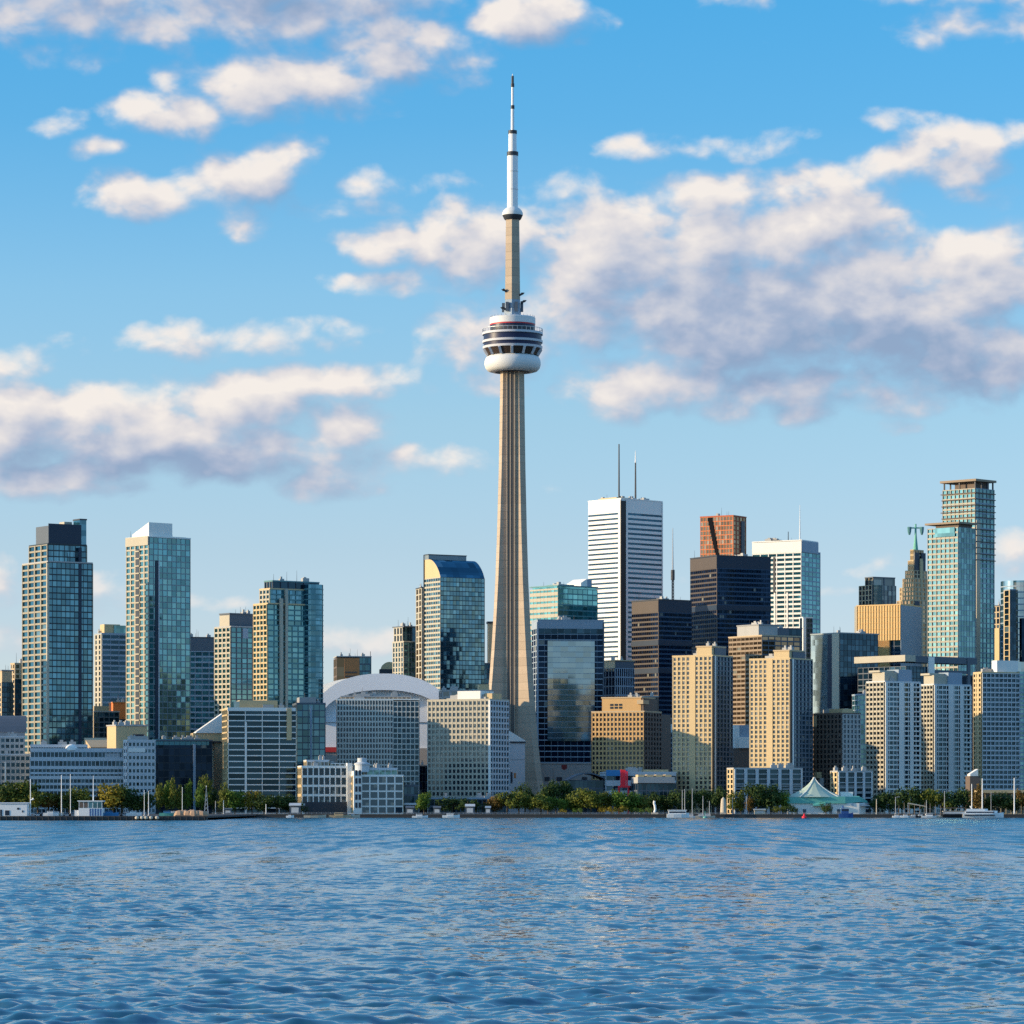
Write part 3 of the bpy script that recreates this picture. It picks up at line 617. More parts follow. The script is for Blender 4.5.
# ---- marina building
b = B('marina_apartments', 'low white framed waterfront apartments with many windows, left half by the boats', 'building', 300, 302, 352, 767, 2345, 8, L=30)
b.block(767, (9, .24, .20, .9, m['white'], 'dark'), (5, .3, .2, .5, m['sand']), 9.2, 'grey'); b.bf('arcade', m['dark'], (.06, .9), (-.04, -.002), 802, 0.0).bf('corner_tower', m['white'], (.90, 1.0), (-.06, .5), 763, 0.0); b.block(761, (5, .3, .14, .5, m['palegrey']), (3, .3, .2, .4, m['sand']), 6, 'grey', u=(.12, .55), v=(.25, 1), yb=767).block(763, (3, .3, .14, .5, m['white']), (3, .3, .2, .4, m['sand']), 5, 'grey', u=(.60, .88), v=(.35, 1), yb=767); b.roof(m['palegrey'], 761, (.12, .55), (.25, 1), units=2); b.roof(m['white'], 767, units=5).done()
b = B('marina_apartments', 'low white framed waterfront apartments with round drum on the roof, nearest the grid hotel', 'building', 352, 353, 403, 776, 2340, 8, L=30)
b.block(776, (6, .20, .16, .9, m['white'], 'blue'), (5, .3, .2, .5, m['sand']), 8, 'teal')
b.block(769, (5, .3, .1, .5, m['palegrey']), (4, .3, .2, .5, m['sand']), 7, 'teal', u=(.3, .9), v=(.2, 1), yb=776)
b.bf('white_bay', m['white'], (0, .16), (-.15, .4), 771, 0.0)  # plain white projecting bay
for i in range(5):
    for j in range(2): b.each('bay_window', m['dark'], (b.W * (.03 + .07 * j), b.W * (.075 + .07 * j), -.16 * b.L, -.148 * b.L, 4 + i * 5.2, 7.4 + i * 5.2))
k = MB().lathe([(4.6, b.z(772)), (4.6, b.z(765)), (5.2, b.z(764.6)), (5.2, b.z(763.4)), (3, b.z(762)), (3, b.z(758)), (.2, b.z(757.6))], 22, b.fx(363), 6); part('roof_drum', k, m['palegrey'], b.root)
b.roof(m['white'], 776, units=3).roof(m['palegrey'], 769, (.3, .9), (.2, 1), units=3).done()
b = B('marina_annex', 'dark low annex with white mast light beside the waterfront apartments', 'building', 403, 404, 418, 786, 2350, 6, L=20)
b.block(786, (4, .2, .1, .3, m['slate']), (3, .2, .1, .3, m['slate']), 8, 'deep').bf('canopy', m['palegrey'], (-.1, 1.2), (-.2, 0), 803, 805); b.roof(m['slate'], 786, units=1).done()
# ---- grid hotel
b = B('grid_hotel', 'broad grey hotel with even window grid standing before the white dome', 'building', 336, 337, 419, 700, 2448, 3, L=28)
gx = (b.fx(393)) / b.W
b.block(700, (19, .30, .34, .5, m['stonegrey'], 'dark'), (6, .3, .3, .4, m['midgrey']), 5.3, 'grey', u=(0, gx))
b.block(701, (6, .22, .18, .5, m['stonegrey']), (6, .2, .2, .4, m['midgrey']), 5.3, 'deep', u=(gx + .002, 1), fp='bay_frame')
b.block(697, (16, .1, .3, .4, m['tan']), (4, .1, .3, .3, m['tan']), 5, 'bronze', u=(.05, .9), v=(.2, .9), yb=700, fp='top_storey', lp='top_storey'); b.roof(m['white'], 700, units=4).roof(m['grey'], 697, (.05, .9), (.2, .9), units=5).done()
# ---- lit hotel with diagonal shade
b = B('cream_hotel', 'wide cream hotel with square windows, half lit, just left of the tallest tower', 'building', 428, 489.5, 508.5, 700, 2420, 62)
b.block(700, (7, .34, .30, .6, m['palegrey'], 'blue'), (15, .36, .34, .6, m['cream'], 'dark'), 5.65, 'grey')
b.bf('penthouse', m['white'], (.1, .8), (.18, .55), 690.5, 700).bf('penthouse', m['sand'], (.2, .7), (.02, .14), 693, 700); b.box('corner_pier', m['white'], -.8, .5, -.8, .5, 0, b.z(700)); b.roof(m['cream'], 700, units=4).done()
b = B('podium_block', 'low dark glass podium below the cream hotel at the water edge', 'building', 428, 430, 508, 799, 2385, 4, L=16)
b.block(799, (18, .25, .15, .3, m['slate']), (4, .2, .15, .3, m['slate']), 6, 'deep'); b.roof(m['bluegrey'], 799, units=2).done()
b = B('glass_link', 'low navy glass building wedged between the two hotels', 'building', 418, 419, 432, 766, 2500, 6, L=30)
b.block(766, (4, .1, .1, .3, m['mulldark']), (3, .1, .1, .3, m['mulldark']), 8, 'navy'); b.roof(m['midgrey'], 766, units=1).done()
# ---- stadium dome
D_ = 2640
st = thing('domed_stadium', 'white arched stadium roof curving behind the grid hotel', 'stadium', (X(380, D_), D_, GZ), R(0))
def zz_(py): return CAMZ + (HY - py) / F * D_ - GZ
pxm = D_ / F
def arch(name, cx_, hw, ytop, yspring, y0, y1, mat, inner=None, seg=36, smooth=True, p=2.25):
    k = MB(); zt, zs = zz_(ytop), zz_(yspring); n = 0; ring = []
    for (yy) in (y0, y1):
        for i in range(seg + 1):
            t = math.pi * i / seg; c, s_ = math.cos(t), math.sin(t)
            xx = math.copysign(abs(c) ** (2 / p), c) * hw * pxm; z = zs + (abs(s_) ** (2 / p)) * (zt - zs)
            k.v.append((cx_ * pxm - xx, yy, z))
    q_ = seg + 1
    for i in range(seg): k.f.append((i, i + 1, q_ + i + 1, q_ + i))
    if inner:
        hwi, yi = inner; zi = zz_(yi); base = len(k.v)
        for i in range(seg + 1):
            t = math.pi * i / seg; c, s_ = math.cos(t), math.sin(t)
            xx = math.copysign(abs(c) ** (2 / p), c) * hwi * pxm; z = zs + (abs(s_) ** (2 / p)) * (zi - zs)
            k.v.append((cx_ * pxm - xx, y0, z))
        for i in range(seg): k.f.append((i + 1, i, base + i, base + i + 1))
        b2 = len(k.v)
        for i in range(seg + 1):
            x_, y_, z_ = k.v[base + i]; k.v.append((x_, y0 + 16, z_))
        for i in range(seg): k.f.append((base + i + 1, base + i, b2 + i, b2 + i + 1))
    else:
        k.f.append(tuple(range(q_))[::-1])
    k.f.append(tuple(range(q_, 2 * q_)))
    return part(name, k, mat, st, smooth)
arch('roof_panel', 3, 70, 673.5, 722, 0, 26, m['membrane'], (62, 690))
arch('roof_panel', 0, 63, 688, 722, 7, 60, m['membrane'])
arch('roof_panel', -14, 74, 676, 724, 27, 110, m['white'])
k = MB().prism([(-62 * pxm, 8), (63 * pxm, 8), (63 * pxm, 30), (-62 * pxm, 30)], zz_(748), zz_(721)); part('end_wall', k, m['membrane'], st)
k = MB().prism([(-63 * pxm, 6), (64 * pxm, 6), (64 * pxm, 120), (-70 * pxm, 120)], 0, zz_(748)); part('base_wall', k, m['arena'], st)
k = MB().prism([(-61 * pxm, 5), (-40 * pxm, 5), (-40 * pxm, 6), (-61 * pxm, 6)], zz_(752), zz_(747)); part('red_band', k, m['redstripe'], st)
k = MB()
for i in range(12): k.tube(((-40 + 7 * i) * pxm, 17.5, zz_(700 - 5 * math.sin(math.pi * i / 11))), ((-33 + 7 * i) * pxm, 17.5, zz_(700 - 5 * math.sin(math.pi * (i + 1) / 11))), .5)
part('roof_seam', k, m['slate'], st)
# ---- behind the dome
b = B('brick_office', 'small orange brick office block peeking above the white dome', 'building', 335, 337, 371, 658, 3050, 8, L=30)
b.block(658, (1, 0, 0, .1, m['brick']), (2, .2, .2, .2, m['brown']), 9, 'bronze', u=(0, .22)).bf('brick_wall', m['brick'], (.22, .66), (-.01, 1), 658, 0.0).block(657, (4, .2, .1, .3, m['slate']), (2, .2, .1, .3, m['slate']), 7, 'blue', u=(.661, 1))
for i in range(3): b.box('window_row', m['brown'], b.fx(345), b.fx(357), -.6, -.01 * b.L, b.z(673 + 4 * i), b.z(671.5 + 4 * i))
b.mast(371, 651, 690, .5); b.roof(m['midgrey'], 657, units=2).done()
b = B('round_top_hall', 'little round-topped hall in the gap above the white dome', 'building', 379, 380, 399, 669, 3060, 5, L=14)
b.bf('wall', m['dark'], (0, 1), (0, 1), 669, 0.0); k = MB()
rr = b.W * .42; zc = b.z(669)
for i in range(10):
    t0, t1 = math.pi * i / 10, math.pi * (i + 1) / 10
    k.poly([(b.W * .5 - rr * math.cos(t0), -.3, zc + rr * .9 * math.sin(t0)), (b.W * .5 - rr * math.cos(t1), -.3, zc + rr * .9 * math.sin(t1)), (b.W * .5 - rr * math.cos(t1), b.L, zc + rr * .9 * math.sin(t1)), (b.W * .5 - rr * math.cos(t0), b.L, zc + rr * .9 * math.sin(t0))])
k.poly([(b.W * .5 - rr * math.cos(math.pi * i / 10), -.3, zc + rr * .9 * math.sin(math.pi * i / 10)) for i in range(10, -1, -1)])
part('vaulted_roof', k, m['sand'], b.root); b.done()
b = B('condo_tower', 'slim tower with cream left face and blue right, beside the slant-roofed glass tower', 'skyscraper', 393, 404, 422, 627, 2950, 32)
b.block(642, (5, .16, .1, .3, m['slate']), (4, .22, .42, .5, m['cream']), 5, 'blue').block(627, (2, .04, .05, .2, m['slate']), (3, .2, .4, .4, m['cream']), 6, 'deep', u=(.0, 1), v=(.1, .9), yb=642); b.roof(m['slate'], 627, units=1).roof(m['cream'], 642, units=0).done()
# ---- slant-roofed tower
b = B('slant_roof_tower', 'patchy blue glass tower with curved sloping roof, left of the tallest tower', 'skyscraper', 424.5, 440.5, 484.5, 577, 2840, 30)
b.block(577, (14, .16, .05, .14, m['mulldark']), (7, .40, .12, .3, m['cream']), 4.6, 'patch')
k = MB(); prof = [(0, b.z(577))]
for i in range(1, 9):
    t = i / 8; prof.append((b.L * .72 * t, b.z(577) + (b.z(558) - b.z(577)) * math.sin(t * math.pi / 2) ** .75))
for i in range(8):
    (ya, za), (yb_, zb_) = prof[i], prof[i + 1]
    k.poly([(0, ya, za), (b.W, ya, za), (b.W, yb_, zb_), (0, yb_, zb_)])
part('curved_roof', k, G('blue', (6, 6, 6)), b.root)
k = MB(); side = [(y_, z_) for y_, z_ in prof] + [(b.L, prof[-1][1]), (b.L, prof[0][1])]
k.poly([(-.1, y_, z_) for y_, z_ in side[::-1]]); k.poly([(b.W + .1, y_, z_) for y_, z_ in side]); k.poly([(0, b.L * .72, prof[-1][1]), (b.W, b.L * .72, prof[-1][1]), (b.W, b.L, prof[-1][1]), (0, b.L, prof[-1][1])])
part('gable_wall', k, m['sand'], b.root)
b.box('roof_screen', m['mull'], b.W * .0, b.W * .86, b.L * .74, b.L * .98, prof[-1][1], b.z(553.5)).box('roof_screen_cap', m['dark'], -.3, b.W * .87, b.L * .73, b.L, b.z(553.4), b.z(552.6))
b.box('edge_fin', m['dark'], -.8, -.3, b.L - .5, b.L + .4, 0, b.z(553)); b.done()
b = B('thin_slab', 'thin cream slab close behind the left edge of the slant-roofed tower', 'building', 420, 422, 430, 588, 2930, 15, L=20)
b.block(588, (2, .2, .2, .3, m['cream']), (2, .2, .3, .3, m['cream']), 6, 'bronze'); b.roof(m['dark'], 588, units=1).done()
b = B('low_office', 'low dark blue office left of the tallest tower shaft', 'building', 478, 479, 503, 664, 2930, 6, L=30)
b.block(664, (6, .2, .1, .3, m['slate']), (4, .2, .1, .3, m['slate']), 5, 'blue').bf('stair_tower', m['tan'], (.42, .66), (.2, .5), 623, 664).bf('stair_cap', m['dark'], (.38, .70), (.18, .52), 621, 623); b.roof(m['slate'], 664, units=2).done()
b = B('grey_block', 'plain grey block seen above the roof of the cream hotel', 'building', 441, 442, 492, 691, 2590, 5, L=30)
b.block(691, (6, .3, .3, .3, m['midgrey']), (4, .3, .3, .3, m['midgrey']), 6, 'grey').bf('penthouse', m['sand'], (.75, .95), (.1, .6), 684, 691); b.roof(m['midgrey'], 691, units=2).done()
b = B('banner_tower', 'narrow pale building with sloped roof tucked against the tower base', 'building', 509, 510, 525, 742, 2520, 8, L=20)
b.bf('wall', m['palegrey'], (0, 1), (0, 1), 742, 0.0); k = MB().prism([(-.3, -.3), (b.W + .3, -.3), (b.W + .3, b.L), (-.3, b.L)], b.z(742), [b.z(731), b.z(740.5), b.z(740.5), b.z(731)]); part('sloped_roof', k, m['white'], b.root)
b.box('eaves', m['dark'], -.2, b.W + .5, -.6, -.31, b.z(743), b.z(741.4)); b.box('wall_joint', m['grey'], 0, b.W, -.05, 0, b.z(760), b.z(759.4))
b.box('red_panel', m['brick'], b.fx(514), b.fx(516), -.2, 0, b.z(778), b.z(773)); b.box('glass_slot', m['navy'], b.fx(510.5), b.fx(512.5), -.2, 0, b.z(783), b.z(772)); b.done()

# ------------------------------------------------------------------ the tall tower
TD = 2690.0; tpx = TD / F; TX = 512.6
def tz(py): return CAMZ + (HY - py) / F * TD - GZ
T = thing('observation_tower', 'very tall tan concrete tower with round pod and needle antenna, centre of the skyline', 'tower', (X(TX, TD), TD, GZ))
RTAB = [(372, 11.6), (420, 12.3), (470, 13.2), (530, 14.9), (580, 16.8), (620, 19.0), (650, 20.9), (680, 23.2), (710, 26.0), (740, 29.0), (770, 33.2), (806, 40.0)]
def lerp(tab, y):
    for (a, ra), (c, rc) in zip(tab, tab[1:]):
        if y <= c: return ra + (rc - ra) * (y - a) / (c - a)
    return tab[-1][1]
LEGS = [R(200), R(320), R(80)]
k = MB(); rows_ = [806, 790, 770, 755, 740, 725, 710, 695, 680, 665, 650, 635, 620, 600, 580, 555, 530, 500, 470, 445, 420, 395, 371]
for y_ in rows_:
    Rr = lerp(RTAB, y_) * tpx; th = (6.2 + .0012 * max(0, y_ - 372)) * 1.0; rc = 7.0
    for t in LEGS:
        d = Vector((math.cos(t), math.sin(t), 0)); p = Vector((-d.y, d.x, 0))
        for rad, sd_ in ((rc, -1), (Rr, -1), (Rr, 1), (rc, 1)):
            v = d * rad + p * (sd_ * th / 2); k.v.append((v.x, v.y, max(0, tz(y_))))
for r_ in range(len(rows_) - 1):
    for i in range(12):
        j = (i + 1) % 12; k.f.append((r_ * 12 + i, r_ * 12 + j, r_ * 12 + 12 + j, r_ * 12 + 12 + i))
k.f.append(tuple(range(len(k.v) - 12, len(k.v))))
part('shaft', k, m['shaft'], T)
for t in (R(260), R(20), R(140)):                  # lift shafts up the three hollow faces
    d = Vector((math.cos(t), math.sin(t), 0)); p = Vector((-d.y, d.x, 0)); k = MB(); k2 = MB()
    def strip(mb, a0, a1, r0, r1):
        mb.prism([tuple((d * r + p * a)[:2]) for a, r in ((a0, r1), (a1, r1), (a1, r0), (a0, r0))][::-1], 0, tz(373))
    strip(k, -2.6, 2.6, 4.0, 7.4); strip(k2, -3.2, -2.6, 4, 7.8); strip(k2, 2.6, 3.2, 4, 7.8); strip(k2, -.35, .1, 7.4, 7.8)
    part('lift_channel', k, m['shaftgrey'], T); part('shaft_rib', k2, m['shaft'], T)
k = MB()
for i in range(26):
    y_ = 400 + i * 15
pod = part('pod_core', MB().lathe([(17 * tpx, tz(372.5)), (22 * tpx, tz(356)), (23 * tpx, tz(340)), (22 * tpx, tz(318))], 40), m['dark'], T, True)
pr = [(16, 372), (21, 372.2), (24.6, 371.2), (27, 368.6), (28.2, 364.8), (28, 361), (26.8, 358), (24, 356), (21, 355.4)]
part('radome', MB().lathe([(r * tpx, tz(y)) for r, y in pr], 56, caps=False), m['radome'], T, True)
k = MB().lathe([(25 * tpx, tz(355.6)), (28.8 * tpx, tz(349))], 56, caps=False); wb = part('window_band', k, m['podbrown'], T)
k = MB()
for i in range(14):
    t = 2 * math.pi * i / 14 + .2; c, s_ = math.cos(t), math.sin(t)
    k.tube((25.2 * tpx * c, 25.2 * tpx * s_, tz(355.6)), (29.2 * tpx * c, 29.2 * tpx * s_, tz(349)), 1.3, 1.3, 4)
part('window_post', k, m['ring'], T)
def ringpart(name, mat, r0, r1, ya, yb): part(name, MB().lathe([(r0 * tpx - 3, tz(yb)), (r0 * tpx, tz(yb)), (r1 * tpx, tz(ya)), (r1 * tpx - 3, tz(ya))], 56, caps=False), mat, T, True)
ringpart('deck_ring', m['ring'], 29.6, 30.0, 346.8, 349); ringpart('window_band', m['podblue'], 28.6, 28.9, 343.2, 346.8); ringpart('deck_ring', m['ring'], 30.0, 30.2, 341.0, 343.2)
ringpart('window_band', m['podblue'], 29.0, 29.0, 335.2, 341.0); ringpart('deck_ring', m['ring'], 30.3, 30.3, 333.0, 335.2)
k = MB()
for i in range(40):
    t = 2 * math.pi * i / 40; t2 = 2 * math.pi * (i + 1) / 40; r = 30 * tpx
    k.tube((r * math.cos(t), r * math.sin(t), tz(332.8)), (r * math.cos(t), r * math.sin(t), tz(329.3)), .18, .18, 4)
    k.tube((r * math.cos(t), r * math.sin(t), tz(329.4)), (r * math.cos(t2), r * math.sin(t2), tz(329.4)), .22, .22, 4)
part('deck_railing', k, m['steel'], T)
part('deck_floor', MB().lathe([(20 * tpx, tz(333.4)), (30.1 * tpx, tz(333.2))], 48), m['slate'], T)
part('upper_drum', MB().lathe([(22.4 * tpx, tz(334)), (22.4 * tpx, tz(325.6))], 48), m['podblue'], T, True)
part('red_stripe', MB().lathe([(22.6 * tpx, tz(325.6)), (22.6 * tpx, tz(324.4))], 48), m['redstripe'], T, True)
part('pod_roof', MB().lathe([(22.8 * tpx, tz(324.4)), (22.8 * tpx, tz(318.2)), (21.5 * tpx, tz(317.4)), (10 * tpx, tz(316))], 48), m['radome'], T, True)
k = MB()
for i in range(30):
    t = 2 * math.pi * i / 30; k.tube((21.8 * tpx * math.cos(t), 21.8 * tpx * math.sin(t), tz(318)), (21.8 * tpx * math.cos(t), 21.8 * tpx * math.sin(t), tz(316)), .2, .2, 4)
part('roof_railing', k, m['steel'], T)
hexr = lambda r, n=6, o=.42: [(r * math.cos(o + 2 * math.pi * i / n), r * math.sin(o + 2 * math.pi * i / n)) for i in range(n)]
k = MB().prism(hexr(9.2 * tpx), tz(318), tz(309)); k.prism(hexr(8.2 * tpx), tz(309), tz(300)); part('neck', k, m['bluegrey'], T)
for i in range(6):
    t = .42 + math.pi / 6 + i * math.pi / 3; c, s_ = math.cos(t), math.sin(t)
    part('dish_bracket', MB().box(9.2 * tpx * c, 9.2 * tpx * s_, tz(312), 2.2, 2.2, tz(303) - tz(312)), m['slate'], T)
for (dx, y_, tilt) in ((-8.5, 291, -1), (9.2, 294.5, 1), (-9.5, 309, -1), (11, 302, 1)):
    k = MB().tube((dx * tpx * .75, -3, tz(y_) - .8), (dx * tpx * 1.12, -4, tz(y_) + (1.0 if tilt < 0 else 0)), .9, .6); k.lathe([(.3, tz(y_) - .7), (1.5, tz(y_) + .7)], 10, dx * tpx * 1.1, -4); part('dish', k, m['dark'], T)
k = MB(); a_, b_ = hexr(8.3 * tpx), hexr(7.3 * tpx); n0 = len(k.v)
k.v += [(x, y, tz(300)) for x, y in a_] + [(x, y, tz(219)) for x, y in b_]
for i in range(6): k.f.append((i, (i + 1) % 6, 6 + (i + 1) % 6, 6 + i))
k.f.append(tuple(range(6, 12))); part('upper_shaft', k, m['shaft'], T)
part('sky_pod', MB().lathe([(r * tpx, tz(y)) for r, y in ((7.6, 220), (8.6, 219), (10.2, 215.4))], 32), m['dark'], T, True)
part('sky_pod_roof', MB().lathe([(r * tpx, tz(y)) for r, y in ((10.3, 215.4), (10.3, 213.2), (9.4, 211), (7.6, 209), (5.6, 207.6))], 32), m['radome'], T, True)
an = part('antenna', MB().lathe([(r * tpx, tz(y)) for r, y in ((5.4, 208), (5.4, 155), (4.1, 155), (4.0, 132), (1.7, 132), (1.6, 108), (1.35, 108), (1.2, 86), (.8, 86), (.35, 74))], 20), m['whitepaint'], T)
for r, y0_, y1_ in ((5.7, 156, 152), (4.4, 134, 130.6), (1.9, 109, 105.4), (1.7, 87, 83.5), (1.25, 83.5, 76), (5.6, 172, 171.4), (5.6, 190, 189.4)):
    part('antenna_ring', MB().lathe([(r * tpx, tz(y0_)), (r * tpx, tz(y1_))], 20), m['dark'] if y0_ < 160 else m['steel'], an)
part('entrance_base', MB().prism(hexr(26, 12), 0, 9), m['arena'], T)

# ------------------------------------------------------------------ right of the tower
b = B('arena_hall', 'low windowless stone arena with dark red shield emblem, right of the tower base', 'arena', 539, 540, 606, 764, 2705, 4, L=30)
b.bf('wall', m['arena'], (0, 1), (0, 1), 764, 0.0).box('lower_wing', m['arena'], -b.fx(552) * .0, b.fx(552), -6, 0, 0, b.z(767))
k = MB().prism([(0, 0), (4.4, 0), (4.4, .1), (0, .1)], 0, 1); e0 = b.fx(561.5); zz = b.z(764.8); s_ = 4.2
k = MB().poly([(e0, -.15, zz), (e0, -.15, zz - 2.6), (e0 + 2.1, -.15, zz - 4.0), (e0 + 4.2, -.15, zz - 2.6), (e0 + 4.2, -.15, zz)]); k.poly([(e0, -.02, zz), (e0 + 4.2, -.02, zz), (e0 + 4.2, -.02, zz - 2.6), (e0 + 2.1, -.02, zz - 4), (e0, -.02, zz - 2.6)]); k.quadbox((e0 + .8, -.2, zz - 1.8), (e0 + 3.4, -.16, zz - 1.1)); part('emblem', k, m['emblem'], b.root)
for px_ in (544, 556.5, 560, 582): b.each('doorway', m['dark'], (b.fx(px_), b.fx(px_ + (5 if px_ != 560 else 2)), -.4 if px_ > 552 else -6.3, 0 if px_ > 552 else -6, b.z(781), b.z(777)))
b.box('wall_joint', m['grey'], b.fx(550), b.fx(550.4), -6.1, -6, 0, b.z(768)); b.roof(m['arena'], 764, units=0).done()
b = B('glass_pavilion', 'flat curved glass pavilion in front of the stone arena', 'pavilion', 566, 567, 608, 779, 2446, 4, L=34)
b.block(780, (10, .2, .06, .3, m['slate']), (4, .2, .1, .3, m['slate']), 8, 'deep')
k = MB(); 
for i in range(12):
    t0, t1 = i / 12, (i + 1) / 12; zf = lambda t: b.z(780) + 5 * math.sin(math.pi * t)
    k.prism([(b.W * t0, -4), (b.W * t1, -4), (b.W * t1, b.L), (b.W * t0, b.L)], [zf(t0) - .9, zf(t1) - .9] * 1 + [zf(t1) - .9, zf(t0) - .9], [zf(t0), zf(t1), zf(t1), zf(t0)])
part('curved_roof', k, m['slate'], b.root); b.done()
b = B('low_offices', 'low white banded offices behind the red banner tower', 'building', 604, 606, 676, 773, 2440, 4, L=40)
b.block(773, (10, .55, .05, .6, m['palegrey']), (4, .5, .1, .3, m['palegrey']), 10, 'deep').bf('blue_fascia', m['bluetarp'], (.0, .3), (-.05, -.03), 770, 776).bf('roof_shed', m['sand'], (.55, .9), (.1, .5), 769.5, 773); b.roof(m['palegrey'], 773, units=3).done()
# red banner structure
D_ = 2425; rb = thing('red_tower_sculpture', 'bright red upright banner structure above the shore trees', 'sculpture', (X(623, D_), D_, GZ))
pm = D_ / F; zr = lambda py: CAMZ + (HY - py) / F * D_ - GZ
for a, c, top in ((-2.6, 2.8, 769.5), (3.2, 4.8, 771)):
    k = MB().prism([(a * pm, -1.2), (c * pm, -1.2), (c * pm, 1.2), (a * pm, 1.2)], zr(787), [zr(top), zr(top + .6), zr(top + .6), zr(top)]); part('panel', k, m['redpaint'], rb)
part('cross_beam', MB().quadbox((-5 * pm, -1.6, zr(787.6)), (7 * pm, 1.6, zr(785.8))), m['redpaint'], rb)
for a in (-4, 5.5): part('leg', MB().tube((a * pm, 0, 0), (a * pm, 0, zr(787)), .7), m['redpaint'], rb)
# ---- blue office
b = B('glass_office_tower', 'square dark blue office with pale mirrored centre panel, right of the tower shaft', 'skyscraper', 532, 538, 603.5, 622, 2745, 9)
b.block(634, (10, .16, .03, .25, m['bluegrey']), (3, .16, .2, .3, m['bluegrey']), 5.6, 'navy')
b.block(622, (10, .0, .02, .2, m['bluegrey']), (3, .1, .1, .2, m['palegrey']), 12, 'deep', yb=634).bf('top_band', m['bluegrey'], (-.006, 1.004), (-.012, 1), 620.5, 628.5)
b.box('mirror_panel', G('sky', (5.8, 5.8, 4.06)), b.fx(547.5), b.fx(594.5), -.7, .05, b.z(741), b.z(640.5))
for i in range(19):
    zz = b.z(641) - i * 4.06; b.box('panel_joint', m['bluegrey'], b.fx(547.5), b.fx(594.5), -.82, -.7, zz - .16, zz + .16)
b.box('edge_pier', m['slate'], b.W - .6, b.W + .5, -.6, 1.2, 0, b.z(622)).box('edge_pier', m['bluegrey'], -.9, .3, -.6, .6, 0, b.z(622))
for px_ in (545, 562, 575, 588): b.box('roof_light', m['white'], b.fx(px_), b.fx(px_ + 3), 1, 4, b.z(620.5), b.z(619.3))
b.roof(m['bluegrey'], 620.5, units=3).done()
b = B('teal_office_tower', 'teal banded office with cream left face and white rooftop fin', 'skyscraper', 530, 558, 597.5, 588, 3050, 40)
b.block(588, (8, .22, .04, .25, m['teal']), (8, .62, .06, .25, m['cream']), 5.4, 'tealb').bf('crown', G('tealb', (5, 5, 9)), (.0, .98), (.03, .9), 586, 588); b.bf('crown_slope', m['teal'], (.2, .55), (.2, .7), 583.4, 586)
k = MB().prism([(b.W * .72, b.L * .2), (b.W * .88, b.L * .2), (b.W * .88, b.L * .7), (b.W * .72, b.L * .7)], b.z(588), [b.z(581), b.z(576.5), b.z(576.5), b.z(581)]); part('rooftop_fin', k, m['white'], b.root)
b.bf('fin_panel', m['bluegrey'], (.88, 1.0), (.2, .7), 577, 592); b.roof(m['teal'], 586, units=2).done()
# ---- white bank tower
b = B('white_bank_tower', 'tall white striped tower with two rooftop masts, right of the concrete tower', 'skyscraper', 588.5, 621, 662, 499, 3200, 42)
b.block(511, (2, .56, 0, .5, m['white']), (2, .62, 0, .5, m['white']), 4.95, 'deep', gp='glazing', fp='white_bands', lp='white_bands')
b.bf('blank_top', m['white'], (-.006, 1.004), (-.006, 1), 499, 511)
b.box('corner_notch', m['black'], -.9, b.fx(626.3), -.75, .2, 0, b.z(500.5)).box('corner_strip', m['white'], b.fx(625.4), b.fx(627.2), -1.0, -.75, 0, b.z(499.2)).box('corner_strip', m['white'], -1.0, -.9, -.2, b.ly(619), 0, b.z(499.2))
b.box('corner_strip', m['white'], b.W - .7, b.W + .3, -.9, .2, 0, b.z(499.3))
for px_, ya, w in ((619, 442, .75), (635.5, 447, .85)):
    xx = b.fx(max(px_, 622)); 
    k = MB(); base = (b.W * (.12 if px_ < 630 else .45), b.L * (.35 if px_ < 630 else .4))
    kk = (px_ - CX) / F; wx = lambda lx, ly: b.Xc + lx * math.cos(b.a) - ly * math.sin(b.a); wy = lambda lx, ly: b.D + lx * math.sin(b.a) + ly * math.cos(b.a)
    lo, hi = -b.W, b.W * 2
    for _ in range(50):
        mid_ = (lo + hi) / 2
        if wx(mid_, base[1]) / wy(mid_, base[1]) < kk: lo = mid_
        else: hi = mid_
    split = ya if px_ < 630 else 459
    k.tube((lo, base[1], b.z(497)), (lo, base[1], b.z(split)), w * 1.15, w * .8); mm = part('mast', k, m['dark'], b.root)
    if px_ > 630: part('mast_tip', MB().tube((lo, base[1], b.z(459)), (lo, base[1], b.z(ya)), w * .9, w * .3), m['whitepaint'], mm)
b.bf('plant_room', m['sand'], (.05, .35), (.2, .7), 496.3, 499).bf('plant_room', m['slate'], (.4, .75), (.2, .6), 497, 499); b.roof(m['white'], 499, units=4).done()
D_ = 3420; mt = thing('lattice_mast', 'thin dark broadcast mast rising alone between the white striped and dark towers', 'mast', (X(672.8, D_), D_, GZ))
zm = lambda py: CAMZ + (HY - py) / F * D_ - GZ
k = MB()
for sx__, sy__ in ((-1, -1), (1, -1), (0, 1)): k.tube((sx__ * 1.4, sy__ * 1.4, 0), (sx__ * .8, sy__ * .8, zm(570)), .5, .45, 4)
zz = zm(640)
while zz < zm(570): k.tube((-1.2, -1.2, zz), (1.2, -1.2, zz + 3), .3, .3, 4); k.tube((1.2, -1.2, zz), (-1.2, -1.2, zz + 3), .3, .3, 4); zz += 3
part('lattice', k, m['dark'], mt); part('drum', MB().lathe([(1.8, zm(580)), (1.8, zm(570))], 10), m['dark'], mt); part('tip', MB().tube((0, 0, zm(570)), (0, 0, zm(528)), .85, .3), m['steel'], mt)
